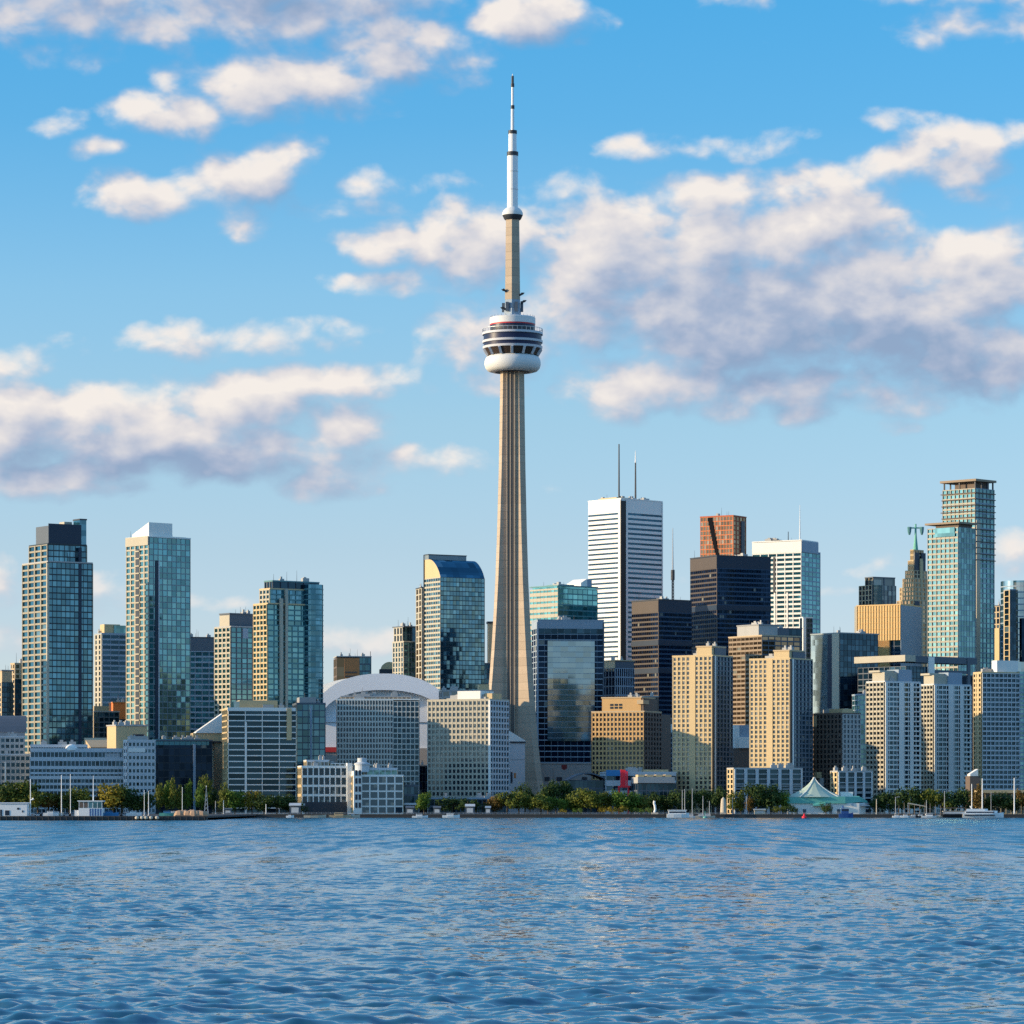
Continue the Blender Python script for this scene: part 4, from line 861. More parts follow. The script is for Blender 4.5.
# ---- dark bank towers
def darktower(xl, xc, xr, yt, D, a, label, bands):
    b = B('dark_office_tower', label, 'skyscraper', xl, xc, xr, yt, D, a)
    b.block(yt + 12, (22, .34, .05, .35, m['navyband']), (14, .36, .06, .3, m['darkbrown']), 4.6, 'navy')
    b.bf('top_band', m['navy'], (-.002, 1.004), (-.006, 1), yt, yt + 12).bf('top_band_side', m['darkbrown'], (-.008, -.002), (.0, 1), yt + .5, yt + 12)
    b.box('corner_edge', m['brown'], -.5, .1, -.5, 0, 0, b.z(yt + 12))
    for y_ in bands: b.box('plant_floor', m['navy'], -.6, b.W + .5, -.55, b.L + .5, b.z(y_ + 5), b.z(y_))
    b.roof(m['dark'], yt, units=1).done(); return b
darktower(632, 658.5, 691.5, 600, 3020, 36, 'shorter black office tower in front of the white striped tower', (640, 668))
darktower(690.5, 717, 770.5, 556, 3080, 27, 'broad black office tower below the red granite tower', (605, 648))
b = B('red_granite_tower', 'red granite tower with black diagonal shadow line, topmost behind the broad black tower', 'skyscraper', 700.5, 733, 746, 516, 3150, 58)
b.block(516, (4, .24, .26, .3, m['red']), (11, .20, .18, .3, m['redlit']), 4.6, 'bronze', core=None)  # left face granite lighter and more orange: sunlight put into its colour
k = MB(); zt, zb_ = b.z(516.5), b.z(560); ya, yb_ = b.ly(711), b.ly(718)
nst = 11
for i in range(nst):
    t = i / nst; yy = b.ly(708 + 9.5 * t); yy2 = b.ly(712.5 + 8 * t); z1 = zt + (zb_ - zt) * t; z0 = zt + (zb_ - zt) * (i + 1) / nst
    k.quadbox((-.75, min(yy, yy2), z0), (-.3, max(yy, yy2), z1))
part('diagonal_shadow', k, m['shadowline'], b.root); b.box('corner_edge', m['redlit'], -.6, .2, -.6, .2, 0, b.z(515)).bf('side_slot', m['navy'], (.60, .86), (-.02, -.003), 520, 0.0); b.roof(m['red'], 516, units=1).done()  # raised black steps paint the diagonal shadow line on the red face
b = B('white_office_tower', 'white office tower with pale grid face and blue side, behind the broad black tower', 'skyscraper', 752.5, 801.5, 820.5, 540, 3300, 58)
b.block(552, (5, .26, .06, .2, m['bluegrey']), (6, .42, .10, .6, m['white']), 4.7, 'teal', u=(0, .97)).bf('blank_top', m['white'], (-.02, .84), (-.006, 1), 541, 552)
b.bf('blank_top_front', m['bluegrey'], (.0, .84), (-.02, -.0065), 540.6, 552); b.bf('side_step', m['bluegrey'], (.97, 1.0), (0, .9), 550, 0.0)
for px_ in (775, 787.5): b.box('face_pier', m['white'], -.9, -.3, b.ly(px_) - .8, b.ly(px_) + .8, 0, b.z(592))
b.box('column_strip', m['dark'], -.8, -.2, b.ly(775.5), b.ly(773.5), b.z(592), b.z(556))
k = MB().tube((b.W * .02, 2, b.z(540)), (b.W * .02, 2, b.z(505)), .7, .2); part('mast', k, m['whitepaint'], b.root); k = MB().tube((0.5, b.ly(788), b.z(540)), (.5, b.ly(788), b.z(531)), .4, .3); part('mast', k, m['dark'], b.root); k = MB().box(4, b.ly(775), b.z(541), 7, 7, 2.2); part('roof_unit', k, m['dark'], b.root)
b.roof(m['white'], 540.6, (0, .84), (0, 1), units=1).done()
# ---- in between
b = B('mid_rise_office', 'small blue ribbed office between the square blue office and the black tower', 'building', 603, 615, 634, 661, 2860, 30)
b.block(668, (9, .14, .34, .4, m['bluegrey']), (4, .14, .2, .3, m['slate']), 9, 'navy').bf('top_storey', m['tan'], (0, .03), (.02, .95), 661, 671).bf('top_storey_front', m['slate'], (.031, 1), (0, .9), 661.5, 668)
b.roof(m['tan'], 661, units=1).done()
b = B('brown_hotel', 'orange-brown hotel with square punched windows and raised centre block', 'hotel', 592, 644, 661, 712, 2482, 66)
b.block(712, (6, .4, .42, .6, m['brown'], 'dim'), (14, .36, .38, .6, m['ochre'], 'dim'), 4.9, 'grey', core=m['ochre'], lp='front_grid', fp='side_grid')
b.box('centre_block', m['ochre'], .0, b.W * .8, b.ly(641), b.ly(602), b.z(712), b.z(698)).box('centre_block_side', m['brown'], .3, b.W * .82, .5, b.ly(641) - .05, b.z(712), b.z(698.5))
for i in range(3):
    for j in range(2): 
        k = MB().quadbox((-.25, b.ly(611.7 + i * 4.4) - 1.1, b.z(708.4 - j * 2.9)), (-.02, b.ly(611.7 + i * 4.4) + 1.1, b.z(706.4 - j * 2.9))); part('window', k, winmat_for('dim', (1, 1, 1)), b.root)
b.bf('dark_corner', m['tan'], (-.05, .3), (.0, .12), 700, 704).bf('side_wing', m['brown'], (1.0, 1.9), (.1, .9), 713, 0.0); b.roof(m['tan'], 712, units=1).roof(m['tan'], 698, (0, .8), (b.ly(641) / b.L, b.ly(602) / b.L), units=1).done()
b = B('blue_grid_block', 'dark blue gridded block squeezed between the brown hotel and the twin cream tower', 'building', 656, 657, 676, 727, 2600, 6, L=24)
b.block(733, (5, .2, .2, .3, m['bluegrey']), (3, .2, .2, .3, m['slate']), 5, 'navy').bf('white_top', m['white'], (.1, .9), (-.01, .7), 724, 733); b.roof(m['midgrey'], 733, units=2).done()
b = B('grey_block', 'grey block joined behind the right side of the brown hotel', 'building', 643, 645, 658, 697, 2640, 10, L=24)
b.block(697, (3, .3, .3, .3, m['brown']), (3, .3, .3, .3, m['brown']), 5, 'grey'); b.roof(m['grey'], 697, units=1).done()
# ---- twin cream condos
def twin(xl, xc, xr, yt, D, a, pent, label, sidecol):
    b = B('cream_condo_tower', label, 'skyscraper', xl, xc, xr, yt, D, a, 'twin cream condo towers')
    b.block(yt, (6, .30, .26, .7, m['slate'], 'blue'), (9, .34, .42, .6, m['sand'], 'warm'), 4.75, 'bronze', lp='cream_frame', fp='shaded_frame')  # slate frame: the right face's shade is put into its colour
    b.box('corner_slot', m['black'], -.75, b.W * .05, -.8, .0, 0, b.z(yt + 2)).box('white_pier', m['white'], b.W * .06, b.W * .12, -1.0, -.7, 0, b.z(yt))
    b.box('wall_strip', m['sand'], -.8, -.1, b.L * .42, b.L * .56, 0, b.z(yt))
    b.box('penthouse', m['sand'], 0, b.W * .7, b.L * .02, b.L * .40, b.z(yt), b.z(pent)).box('penthouse_front', m['slate'], b.W * .12, b.W * .68, -.2, b.L * .02, b.z(yt), b.z(pent + .5))
    b.roof(m['sand'], yt, units=2).roof(m['tan'], pent, (0, .7), (.02, .40), units=1).done(); return b
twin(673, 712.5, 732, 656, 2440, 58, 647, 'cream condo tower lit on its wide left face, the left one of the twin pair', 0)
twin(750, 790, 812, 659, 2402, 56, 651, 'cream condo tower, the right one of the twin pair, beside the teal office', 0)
b = B('brown_slab_office', 'brown striped office block between the twin cream condo towers', 'building', 729, 762, 800, 636, 2780, 34)
b.block(636, (6, .3, .1, .3, m['slate']), (8, .42, .10, .35, m['mocha']), 4.7, 'bronze').bf('penthouse', m['midgrey'], (.0, .5), (.1, .75), 625, 636).bf('penthouse', m['slate'], (.5, .8), (.1, .6), 627, 636); b.roof(m['tan'], 636, units=2).roof(m['grey'], 625, (0, .5), (.1, .75), units=2).done()
b = B('dark_glass_block', 'dark teal glass block below the white office tower', 'building', 770, 771, 802, 629, 2900, 10, L=30)
b.block(629, (6, .1, .05, .2, m['mulldark']), (4, .1, .05, .2, m['mulldark']), 6, 'deep'); b.roof(m['slate'], 629, units=1).done()
b = B('narrow_pier_tower', 'narrow building with white pier and dark bays at the foot of the white office tower', 'building', 799.5, 803, 812, 618, 2960, 30)
b.block(618, (3, .3, .1, .5, m['slate']), (1, .0, .3, .3, m['white']), 5, 'deep').box('white_pier', m['white'], -.4, b.W * .28, -.9, 0, 0, b.z(618)); b.roof(m['white'], 618, units=0).done()
b = B('sign_block', 'brown block topped with white and blue box panels between the twin condos', 'building', 733, 734, 752, 747, 2560, 8, L=16)
b.bf('wall', m['brown'], (0, 1), (0, 1), 748, 0.0).bf('white_panel', m['white'], (.02, .30), (.0, .4), 725, 748).bf('blue_panel', m['bluegrey'], (.30, .95), (.1, .5), 725, 737).bf('white_box', m['white'], (.24, 1.0), (-.1, .35), 737, 748); b.done()
# ---- teal office
b = B('teal_office_block', 'teal glass office with two cream strips, right of the twin condos', 'building', 811, 840, 878, 633.5, 2720, 36)
b.block(633.5, (10, .10, .07, .15, m['mulldark']), (7, .10, .08, .15, m['mull']), 5.6, 'deep')
b.box('pale_strip', G('pale', (4, 4, 4.2)), -.5, .1, b.ly(828), b.ly(811.3), 0, b.z(634)).box('dark_strip', m['navy'], -.5, .1, b.ly(832.5), b.ly(828), 0, b.z(634)).box('cream_strip', m['cream'], -.6, .1, b.ly(839.5), b.ly(832.5), 0, b.z(633.2)); b.roof(m['mull'], 633.5, units=2).done()
b = B('gold_tower', 'gold clad office with grey side and dark cut-out corner', 'skyscraper', 857, 900.5, 921, 605, 2920, 58)
b.block(640, (6, .2, .16, .3, m['slate']), (16, .04, .22, .5, m['gold']), 6, 'gold', yb=None, v=(.25, .6), core=m['gold']).block(605, (8, .22, .14, .3, m['bluegrey']), (16, .03, .22, .5, m['gold']), 6, 'gold', yb=640, core=m['gold'])
b.block(640, (8, .22, .14, .3, m['bluegrey']), (6, .1, .1, .3, m['slate']), 6, 'deep', u=(.05, 1), v=(0, 1), lp='recess_frame'); b.bf('pale_edge', m['cream'], (-.0, .3), (1.0, 1.06), 605, 0.0); b.bf('front_wall', m['bluegrey'], (0, 1.0), (-.012, -.002), 605, 0.0); b.roof(m['gold'], 605, units=0).done()
b = B('grey_crown_tower', 'grey faceted tower top directly above the gold office', 'skyscraper', 859, 872, 896, 578, 3120, 32)
b.block(585, (6, .05, .2, .3, m['slate']), (4, .2, .3, .3, m['tan']), 5, 'grey').block(577.5, (2, .0, .1, .3, m['slate']), (2, .0, .1, .3, m['tan']), 6, 'grey', u=(.1, 1), v=(.1, .7), yb=585)
k = MB().prism([(b.W * .05, -.6), (b.W * .3, -3.2), (b.W * .42, -.6)], 0, b.z(585)); part('faceted_bay', k, G('pale', (5, 5, 9)), b.root); b.roof(m['slate'], 577.5, (.1, 1), (.1, .7), units=0).done()
# ---- stepped tower with copper spire
b = B('stepped_spire_tower', 'stepped stone tower with dark glass centre and green copper spire', 'skyscraper', 897, 914, 930, 600, 3290, 45)
for yt_, u0, v0, v1 in ((600, 0, 0, 1), (587, .03, .03, .86), (578, .06, .06, .72), (570, .1, .1, .6), (560, .14, .14, .48), (549, .2, .2, .4)):
    b.block(yt_, (4, .34, .3, .4, m['tan']), (5, .34, .36, .4, m['sand']), 4.5, 'bronze', u=(u0, 1 - u0), v=(v0, v1), zb=0.0 if yt_ == 600 else None, yb={587: 600, 578: 587, 570: 578, 560: 570, 549: 560}.get(yt_))
b.box('glass_chevron', m['navy'], b.W * .0, b.W * .30, -1.0, -.45, 0, b.z(601)); b.box('glass_chevron', m['navy'], b.W * .15, b.W * .45, b.L * .10, b.L * .2 - .5, b.z(600), b.z(552)); b.box('glass_chevron', m['navy'], b.W * .6, b.W * .86, b.L * .12, b.L * .2 - .5, b.z(600), b.z(552))
b.box('stone_pier', m['sand'], b.W * .45, b.W * .6, b.L * .05, b.L * .2 - .5, 0, b.z(558))
sxp = b.W * .42; syp = b.L * .3
k = MB().lathe([(2.4, b.z(549)), (1.5, b.z(540)), (1.0, b.z(534)), (.8, b.z(523))], 10, sxp, syp); sp = part('copper_spire', k, m['copper'], b.root)
k = MB()
for dx in (-4, 4): k.lathe([(.8, b.z(534)), (1.6, b.z(531)), (2.0, b.z(527)), (1.9, b.z(526))], 8, sxp + dx, syp - dx)
part('lantern', k, m['teal'], sp); part('cross_arm', MB().tube((sxp - 5, syp + 5, b.z(527)), (sxp + 5, syp - 5, b.z(527)), .6), m['copper'], sp); b.done()
# ---- banded residential pair
b = B('canopy_roof_tower', 'tallest right-hand tower, cream bands and flat brown canopy roof', 'skyscraper', 943, 975.5, 994, 487, 2960, 46)
b.block(488, (5, .22, .06, .5, m['bluegrey']), (8, .34, .12, .8, m['cream']), 5.0, 'teal')
for i in range(12): b.box('dark_slab', m['brown'], -1.8, b.W + .9, -1.3, b.L + (1.2 if i % 3 == 0 else .4), b.z(493 + i * 6.1), b.z(492.2 + i * 6.1))
for u in (.02, .35, .65, .97):
    for v in (.02, .5, .97): b.mb('roof_post', m['dark']).quadbox((u * b.W - .5, v * b.L - .5, b.z(488)), (u * b.W + .5, v * b.L + .5, b.z(481)))
b.box('penthouse', m['brown'], b.W * .2, b.W * .9, b.L * .1, b.L * .75, b.z(488), b.z(481)).box('canopy_roof', m['mocha'], -1.6, b.W + 1.2, -1.6, b.L + 2, b.z(481), b.z(478.8)).box('rounded_edge', m['cream'], b.W * .0, b.W * .2, -1.2, -.6, 0, b.z(520)); b.done()
b = B('canopy_roof_tower', 'shorter cream banded tower with flat brown canopy, in front of the tallest right one', 'skyscraper', 928, 958.5, 975, 524, 2860, 47)
b.block(527, (6, .10, .06, .2, m['bluegrey']), (7, .36, .10, .8, m['cream']), 5.2, 'teal')
b.box('penthouse', m['brown'], b.W * .1, b.W * .9, b.L * .05, b.L * .8, b.z(527), b.z(523.5)).box('canopy_roof', m['mocha'], -1.6, b.W + 1, -1.6, b.L + 2, b.z(523.5), b.z(521.6))
b.box('glass_corner', G('teal', (4, 4, 4)), -1.1, -.2, b.L * .1, b.L * .75, b.z(536), b.z(527)); b.done()
b = B('office_podium', 'dark podium with long pale roof beam below the canopy roof towers', 'building', 858, 906, 976, 662, 2640, 40)
b.block(690, (14, .10, .05, .2, m['mulldark']), (10, .14, .05, .2, m['mulldark']), 6, 'navy').block(666, (6, .12, .06, .2, m['mulldark']), (9, .16, .1, .2, m['slate']), 6, 'deep', u=(0, .3), v=(0, 1), yb=690)
b.box('roof_beam', m['cream'], -2, b.W * .12, -1, b.L + 2, b.z(661.5), b.z(655)).box('roof_beam_dark', m['slate'], b.W * .121, b.W * 1.0, -1, 14, b.z(662), b.z(655.5)).box('column', m['white'], b.fx(927), b.fx(933), -1.6, -.5, 0, b.z(656)).box('column', m['slate'], b.fx(966), b.fx(969), -1.6, -.5, 0, b.z(656)).box('ledge', m['slate'], b.fx(933), b.fx(966), -1.4, -.4, b.z(672), b.z(669)).done()
b = B('dark_office_wing', 'dark navy office wing behind the two white-edged condos', 'building', 868, 869, 978, 676, 2700, 8, L=30)
b.block(676, (14, .12, .05, .2, m['mulldark']), (4, .1, .05, .2, m['mulldark']), 6, 'navy'); b.roof(m['slate'], 676, units=3).done()
# ---- far right
b = B('blue_office_block', 'small dark blue block between the canopy tower and the curved glass tower', 'building', 993, 1000, 1008, 606, 3080, 30)
b.block(606, (2, .1, .1, .2, m['slate']), (2, .2, .3, .3, m['tan']), 6, 'deep').bf('tan_strip', m['sand'], (-.1, 0), (.0, .8), 628, 0.0); b.roof(m['slate'], 606, units=1).done()
b = B('curved_glass_tower', 'curved bright blue glass tower cut by the right edge of the picture', 'skyscraper', 1004, 1010, 1040, 581, 2920, 22)
b.block(590, (3, .1, .1, .2, m['slate']), (1, .1, .3, .3, m['sand']), 6, 'deep', u=(0, .2), v=(0, 1))
k = MB(); rr = b.W * .62; k.lathe([(rr, 0), (rr, b.z(580))], 40, b.W * .10 + rr, rr * .9); part('curved_glazing', k, G('sky', (7, 7, 4.2)), b.root)
k = MB()
for i in range(38): k.lathe([(rr + .15, i * b.z(580) / 38), (rr + .15, i * b.z(580) / 38 + .9)], 40, b.W * .10 + rr, rr * .9)
part('floor_ring', k, m['bluegrey'], b.root)
k = MB().prism([(b.W * .35, -2), (b.W * 1.2, -2), (b.W * 1.2, 4), (b.W * .35, 4)], 0, b.z(618)); part('dark_wing', k, G('navy', (5, 5, 5)), b.root); b.bf('crown_ring', m['bluegrey'], (0, .2), (0, 1), 589, 590); b.done()
# ---- white-edged condos
def wcondo(xl, xc, xr, yt, pent, D, a, label, split):
    b = B('white_edged_condo', label, 'skyscraper', xl, xc, xr, yt, D, a, 'pair of white-edged condos by the park')
    b.block(yt, (9, .30, .12, .6, m['white']), (5, .42, .24, 1.2, m['cream']), 4.8, 'deep')
    for u0, u1 in ((-.01, .06), (.38, .52), (.70, .80), (.97, 1.01)): b.box('white_pier', m['white'], b.W * u0, b.W * u1, -1.1, -.62, 0, b.z(yt))
    for i in range(26): b.box('balcony_slab', m['white'], b.W * .80, b.W * 1.01, -1.6, -.62, 2 + i * b.z(yt) / 26.6, 2.8 + i * b.z(yt) / 26.6)
    b.bf('penthouse', m['cream'], (.05, .42), (.12, .8), pent + 3, yt).bf('penthouse_glass', m['bluegrey'], (.42, .80), (.05, .7), pent, yt).bf('plant_room', m['cream'], (.0, .60), (.3, .9), pent + 1, pent + 3)
    b.roof(m['palegrey'], yt, units=2).done(); return b
wcondo(867, 885, 919.5, 682, 669, 2500, 36, 'white-edged condo with wide lit left face, nearest the green tent', 0)
wcondo(919, 934, 970, 685, 672, 2550, 34, 'white-edged condo with narrow lit left face, nearest the moored yacht', 0)
b = B('curved_grid_condo', 'broad curved grid condo at the right edge of the picture', 'skyscraper', 974, 982, 1044, 673, 2497, 22)
b.block(673, (15, .30, .12, .8, m['palegrey']), (3, .40, .36, .8, m['sand']), 4.9, 'deep')
b.block(673, (1, .05, .05, .2, m['sand']), (2, .4, .3, .5, m['sand']), 4.9, 'grey', u=(0, .01), v=(0, 1))
k = MB().lathe([(b.W * .26, 0), (b.W * .26, b.z(671))], 36, b.W * .80, b.W * .16); part('rounded_bay', k, G('blue', (3, 3, 3.3)), b.root)
k = MB()
for i in range(33): k.lathe([(b.W * .26 + .5, i * b.z(671) / 33), (b.W * .26 + .5, i * b.z(671) / 33 + 1.0)], 36, b.W * .80, b.W * .16)
part('bay_floor_ring', k, m['bluegrey'], b.root)
b.bf('penthouse', m['white'], (.26, .60), (.15, .8), 660, 673).bf('penthouse_glass', G('sky', (4, 4, 4)), (.60, 1), (.15, .8), 661, 673); b.roof(m['sand'], 673, units=1).done()
b = B('side_glass_strip', 'slim grey-green glass block hugging the left side of the wide lit condo', 'building', 859, 860, 872, 695, 2600, 10, L=20)
b.block(695, (3, .2, .1, .3, m['bluegrey']), (3, .2, .1, .3, m['bluegrey']), 5, 'teal'); b.roof(m['bluegrey'], 695, units=1).done()
b = B('brown_mid_rise', 'brown brick mid-rise with orange lit rooftop corner behind the green tent', 'building', 809, 842, 860, 714, 2428, 40)
b.block(714, (5, .3, .3, .8, m['midgrey'], 'blue'), (9, .34, .40, .5, m['brown'], 'dim'), 5, 'grey').bf('sunlit_corner', m['gold'], (.05, .5), (.78, 1), 714, 725).bf('sunlit_corner', m['tan'], (-.03, -.01), (.75, 1), 715, 726).bf('penthouse', m['sand'], (.2, .8), (.1, .5), 708.5, 714); b.roof(m['brown'], 714, units=2).done()  # gold and tan boxes paint sunlight on the rooftop corner
# ---- low quay blocks
def lowblk(xl, xr, yt, D, label, n):
    b = B('quay_block', label, 'building', xl - 3, xl, xr, yt, D, 14, L=14)
    b.block(yt, (n, .12, .26, 1.2, m['palegrey']), (2, .3, .4, .5, m['sand']), 5.2, 'deep')
    for i in range(5): b.box('floor_line', m['grey'], 0, b.W, -.7, -.1, 3 + i * 3.7, 3.6 + i * 3.7)
    b.roof(m['midgrey'], yt, units=3).done(); return b
lowblk(734, 802, 769, 2368, 'long low grey framed block on the quay left of the green tent', 6)
lowblk(838, 872, 772, 2372, 'short grey framed block on the quay right behind the green tent', 4)
b = B('plant_building', 'low pale building with sand coloured rooftop plant behind the peak of the green tent', 'building', 818, 820, 842, 778, 2440, 12, L=20)
b.bf('wall', m['midgrey'], (0, 1), (0, 1), 778, 0.0)
k = MB().prism([(b.W * .3, 1), (b.W * .95, 1), (b.W * .95, 9), (b.W * .3, 9)], b.z(778), [b.z(774), b.z(764), b.z(764), b.z(774)]); part('skylight', k, m['white'], b.root)
b.bf('sand_block', m['sand'], (-.1, .6), (.1, .8), 772, 778).bf('window_row', m['dark'], (.05, .9), (-.02, -.002), 786, 790); b.done()  # plain sand coloured block on the roof
b = B('quay_block', 'low dark quay building with pale roof below the blue gridded block', 'building', 637, 638, 676, 777, 2400, 6, L=30)
b.block(783, (9, .2, .1, .4, m['slate']), (3, .2, .1, .4, m['slate']), 8, 'deep').bf('roof_slab', m['midgrey'], (-.02, .95), (-.1, 1), 777, 783)
for i in range(4): b.bf('roof_hatch', m['sand'], (.02 + .24 * i, .18 + .24 * i), (.1, .5), 774.6, 777)
b.done()
b = B('park_shelter', 'long low pale promenade building at the right edge below the curved grid condo', 'building', 979, 980, 1032, 790, 2360, 3, L=16)
b.block(793, (10, .2, .2, .4, m['sand']), (3, .2, .2, .4, m['sand']), 8, 'grey').bf('roof_slab', m['sand'], (-.02, 1), (-.2, 1), 790, 793); b.done()
b = B('white_peak_house', 'small white peaked building between the two right condos near the shore', 'building', 969, 970, 980, 776, 2400, 5, L=14)
b.bf('wall', m['brown'], (0, 1), (0, 1), 776, 0.0); k = MB().prism([(0, -.3), (b.W * .8, -.3), (b.W * .8, 8), (0, 8)], b.z(776), [b.z(774), b.z(769), b.z(769), b.z(774)]); part('roof', k, m['white'], b.root); b.done()
# ---- filler blocks seen in gaps
for (xl, xr, yt, D, lab, mat) in ((590, 640, 745, 2760, 'plain slate block low behind the brown hotel', 'slate'), (725, 815, 735, 2860, 'dark slate block low behind the twin cream condos', 'slate'), (84, 135, 735, 2900, 'plain grey block low behind the two tallest left towers', 'slate'),
                             (210, 330, 730, 2900, 'long dark block low behind the stepped teal tower', 'slate'), (-40, 30, 725, 2900, 'long grey block at the far left behind the dark glass blocks', 'midgrey'), (965, 1060, 720, 2800, 'dark block low behind the curved grid condo', 'slate'), (600, 700, 720, 2920, 'low dark block behind the shorter black tower', 'slate'), (800, 870, 720, 2960, 'low dark block behind the teal glass office', 'slate'), (470, 545, 720, 2950, 'low dark block behind the tallest tower base', 'slate')):
    b = B('background_block', lab, 'building', xl, xl + 1, xr, yt, D, 6, L=30); b.block(yt, (12, .3, .2, .3, m[mat]), (4, .3, .2, .3, m[mat]), 5, 'deep'); b.roof(m[mat], yt, units=2).done()
# ---- unseen towers added west of the picture to shade the left blocks
for i, (x, y, w, h, lab) in enumerate(((-560, 2440, 34, 150, 'unseen tall pale slab added west of the cream sided condos for its shadow'), (-455, 2330, 60, 92, 'unseen pale slab added west of the grey terraces to shade them'), (-430, 2290 + 40, 30, 60, 'unseen short pale block added at the western quay for its shadow'))):
    px_ = CX + x / y * F; b = B('unseen_shade_tower', lab, 'skyscraper', px_ - 3, px_, px_ + w * F / y, HY - (h - CAMZ) / y * F, y, 14)
    b.block(None, (8, .3, .12, .5, m['palegrey']), (5, .3, .3, .5, m['cream']), 4.4, 'blue'); b.roof(m['cream'], units=1).done()

# ------------------------------------------------------------------ trees
def leafmat(name, c, c2):
    mt_, n, out = newmat(name)
    gq = n.new('ShaderNodeNewGeometry'); t = n.new('ShaderNodeTexCoord').outputs['Object']
    f = n.noise(t, .5, 3, .6); r = gq.outputs['Random Per Island']
    col = n.mixc(n.m('MULTIPLY_ADD', r, .5, n.m('MULTIPLY', f, .5)), (*c, 1), (*c2, 1))
    p = n.new('ShaderNodeBsdfPrincipled'); n.put(p.inputs['Base Color'], col); p.inputs['Roughness'].default_value = .7; p.inputs['Specular IOR Level'].default_value = .2
    tr = n.new('ShaderNodeBsdfTranslucent'); n.put(tr.inputs[0], col)
    ms = n.new('ShaderNodeMixShader'); ms.inputs[0].default_value = .18
    n.nt.links.new(p.outputs[0], ms.inputs[1]); n.nt.links.new(tr.outputs[0], ms.inputs[2]); n.nt.links.new(ms.outputs[0], out.inputs[0]); return mt_
LM = dict(dark=leafmat('dark_leaves', (.018, .044, .012), (.062, .10, .022)), green=leafmat('green_leaves', (.06, .12, .016), (.14, .21, .03)), olive=leafmat('olive_leaves', (.075, .105, .014), (.17, .18, .030)),
          yellow=leafmat('yellow_leaves', (.15, .13, .014), (.30, .24, .03)), brown=leafmat('russet_leaves', (.08, .05, .012), (.17, .11, .025)))
bark = matte('bark', (.07, .055, .04), .9)
def crown_mesh(shape, mat, seed):
    """unit tree: height 1, width 1"""
    r = random.Random(seed); k = MB()
    if shape == 'round': lobes = [(r.uniform(-.30, .30), r.uniform(-.30, .30), r.uniform(.30, .80), r.uniform(.17, .28), r.uniform(.14, .22)) for _ in range(13)] + [(0, 0, .52, .38, .36)]; n = 1300
    elif shape == 'poplar': lobes = [(r.uniform(-.12, .12), r.uniform(-.12, .12), .22 + .068 * i, r.uniform(.22, .40) * math.sin(math.pi * min(1, (.25 + .065 * i))) + .05, .10) for i in range(11)]; n = 900
    elif shape == 'spread': lobes = [(r.uniform(-.36, .36), r.uniform(-.3, .3), r.uniform(.32, .78), r.uniform(.14, .24), r.uniform(.13, .22)) for _ in range(15)]; n = 1250
    else: lobes = [(r.uniform(-.36, .36), r.uniform(-.36, .36), r.uniform(.3, .62), r.uniform(.16, .26), r.uniform(.22, .32)) for _ in range(8)]; n = 620
    tot = sum(l[3] ** 2 * l[4] for l in lobes)
    for (x, y, z, rx, rz) in lobes:
        for _ in range(max(20, int(n * rx * rx * rz / tot))):
            d = Vector((r.gauss(0, 1), r.gauss(0, 1), r.gauss(0, 1))).normalized(); rad = r.random() ** .28 * r.uniform(.82, 1.12)
            c = Vector((x + d.x * rx * rad, y + d.y * rx * rad, z + d.z * rz * rad))
            nrm = (d + Vector((r.gauss(0, .6), r.gauss(0, .6), r.gauss(0, .6)))).normalized()
            a = nrm.orthogonal().normalized(); b_ = nrm.cross(a); ang = r.uniform(0, 6.28); a, b_ = a * math.cos(ang) + b_ * math.sin(ang), b_ * math.cos(ang) - a * math.sin(ang)
            s_ = r.uniform(.022, .042)
            k.poly([c - a * s_ - b_ * s_ * .5, c + a * s_ * .2 - b_ * s_, c + a * s_ + b_ * s_ * .4, c - a * s_ * .1 + b_ * s_])
    return k.mesh('crown', mat)
def trunk_mesh(shape, seed):
    r = random.Random(seed); k = MB(); k.tube((0, 0, 0), (.01, 0, .34), .035, .024, 7); k.tube((.01, 0, .34), (0, .01, .7), .024, .008, 6)
    for i in range(5):
        t = r.uniform(0, 6.28); w = .10 if shape == 'poplar' else .26; k.tube((.01, 0, .28 + .05 * i), (w * math.cos(t), w * math.sin(t), .52 + .06 * i), .014, .005, 5)
    return k.mesh('trunk', bark)
PROTO = {}
def tree(px, ytop, wpx, col, shape, D, label, var=0):
    key = (shape, col, var % 5)
    if key not in PROTO: PROTO[key] = (crown_mesh(shape, LM[col], hash(shape) % 97 + var % 3 * 13 if False else len(PROTO) * 31 + 5), trunk_mesh(shape, len(PROTO) + 2))
    me, tr = PROTO[key]
    base = GZ; h = (CAMZ + (HY - ytop) / F * D - base) * 1.08; w = wpx * D / F * 1.2
    nm = {'round': 'broadleaf_tree', 'poplar': 'poplar_tree', 'spread': 'spreading_tree', 'bush': 'shrub'}[shape]
    cat_ = 'shrub' if shape == 'bush' else 'tree'
    w *= random.Random(int(px * 7)).uniform(.86, 1.22); h *= random.Random(int(px * 11)).uniform(.90, 1.10)
    t = thing(nm, label, cat_, (X(px, D), D, base), random.Random(int(px * 13)).uniform(0, 6.28), 'shrubs along the promenade' if shape == 'bush' else 'trees along the shore')
    for n_, me_ in (('crown', me), ('trunk', tr)):
        o = link(n_, me_, t); o.scale = (w, w, h)
    return t
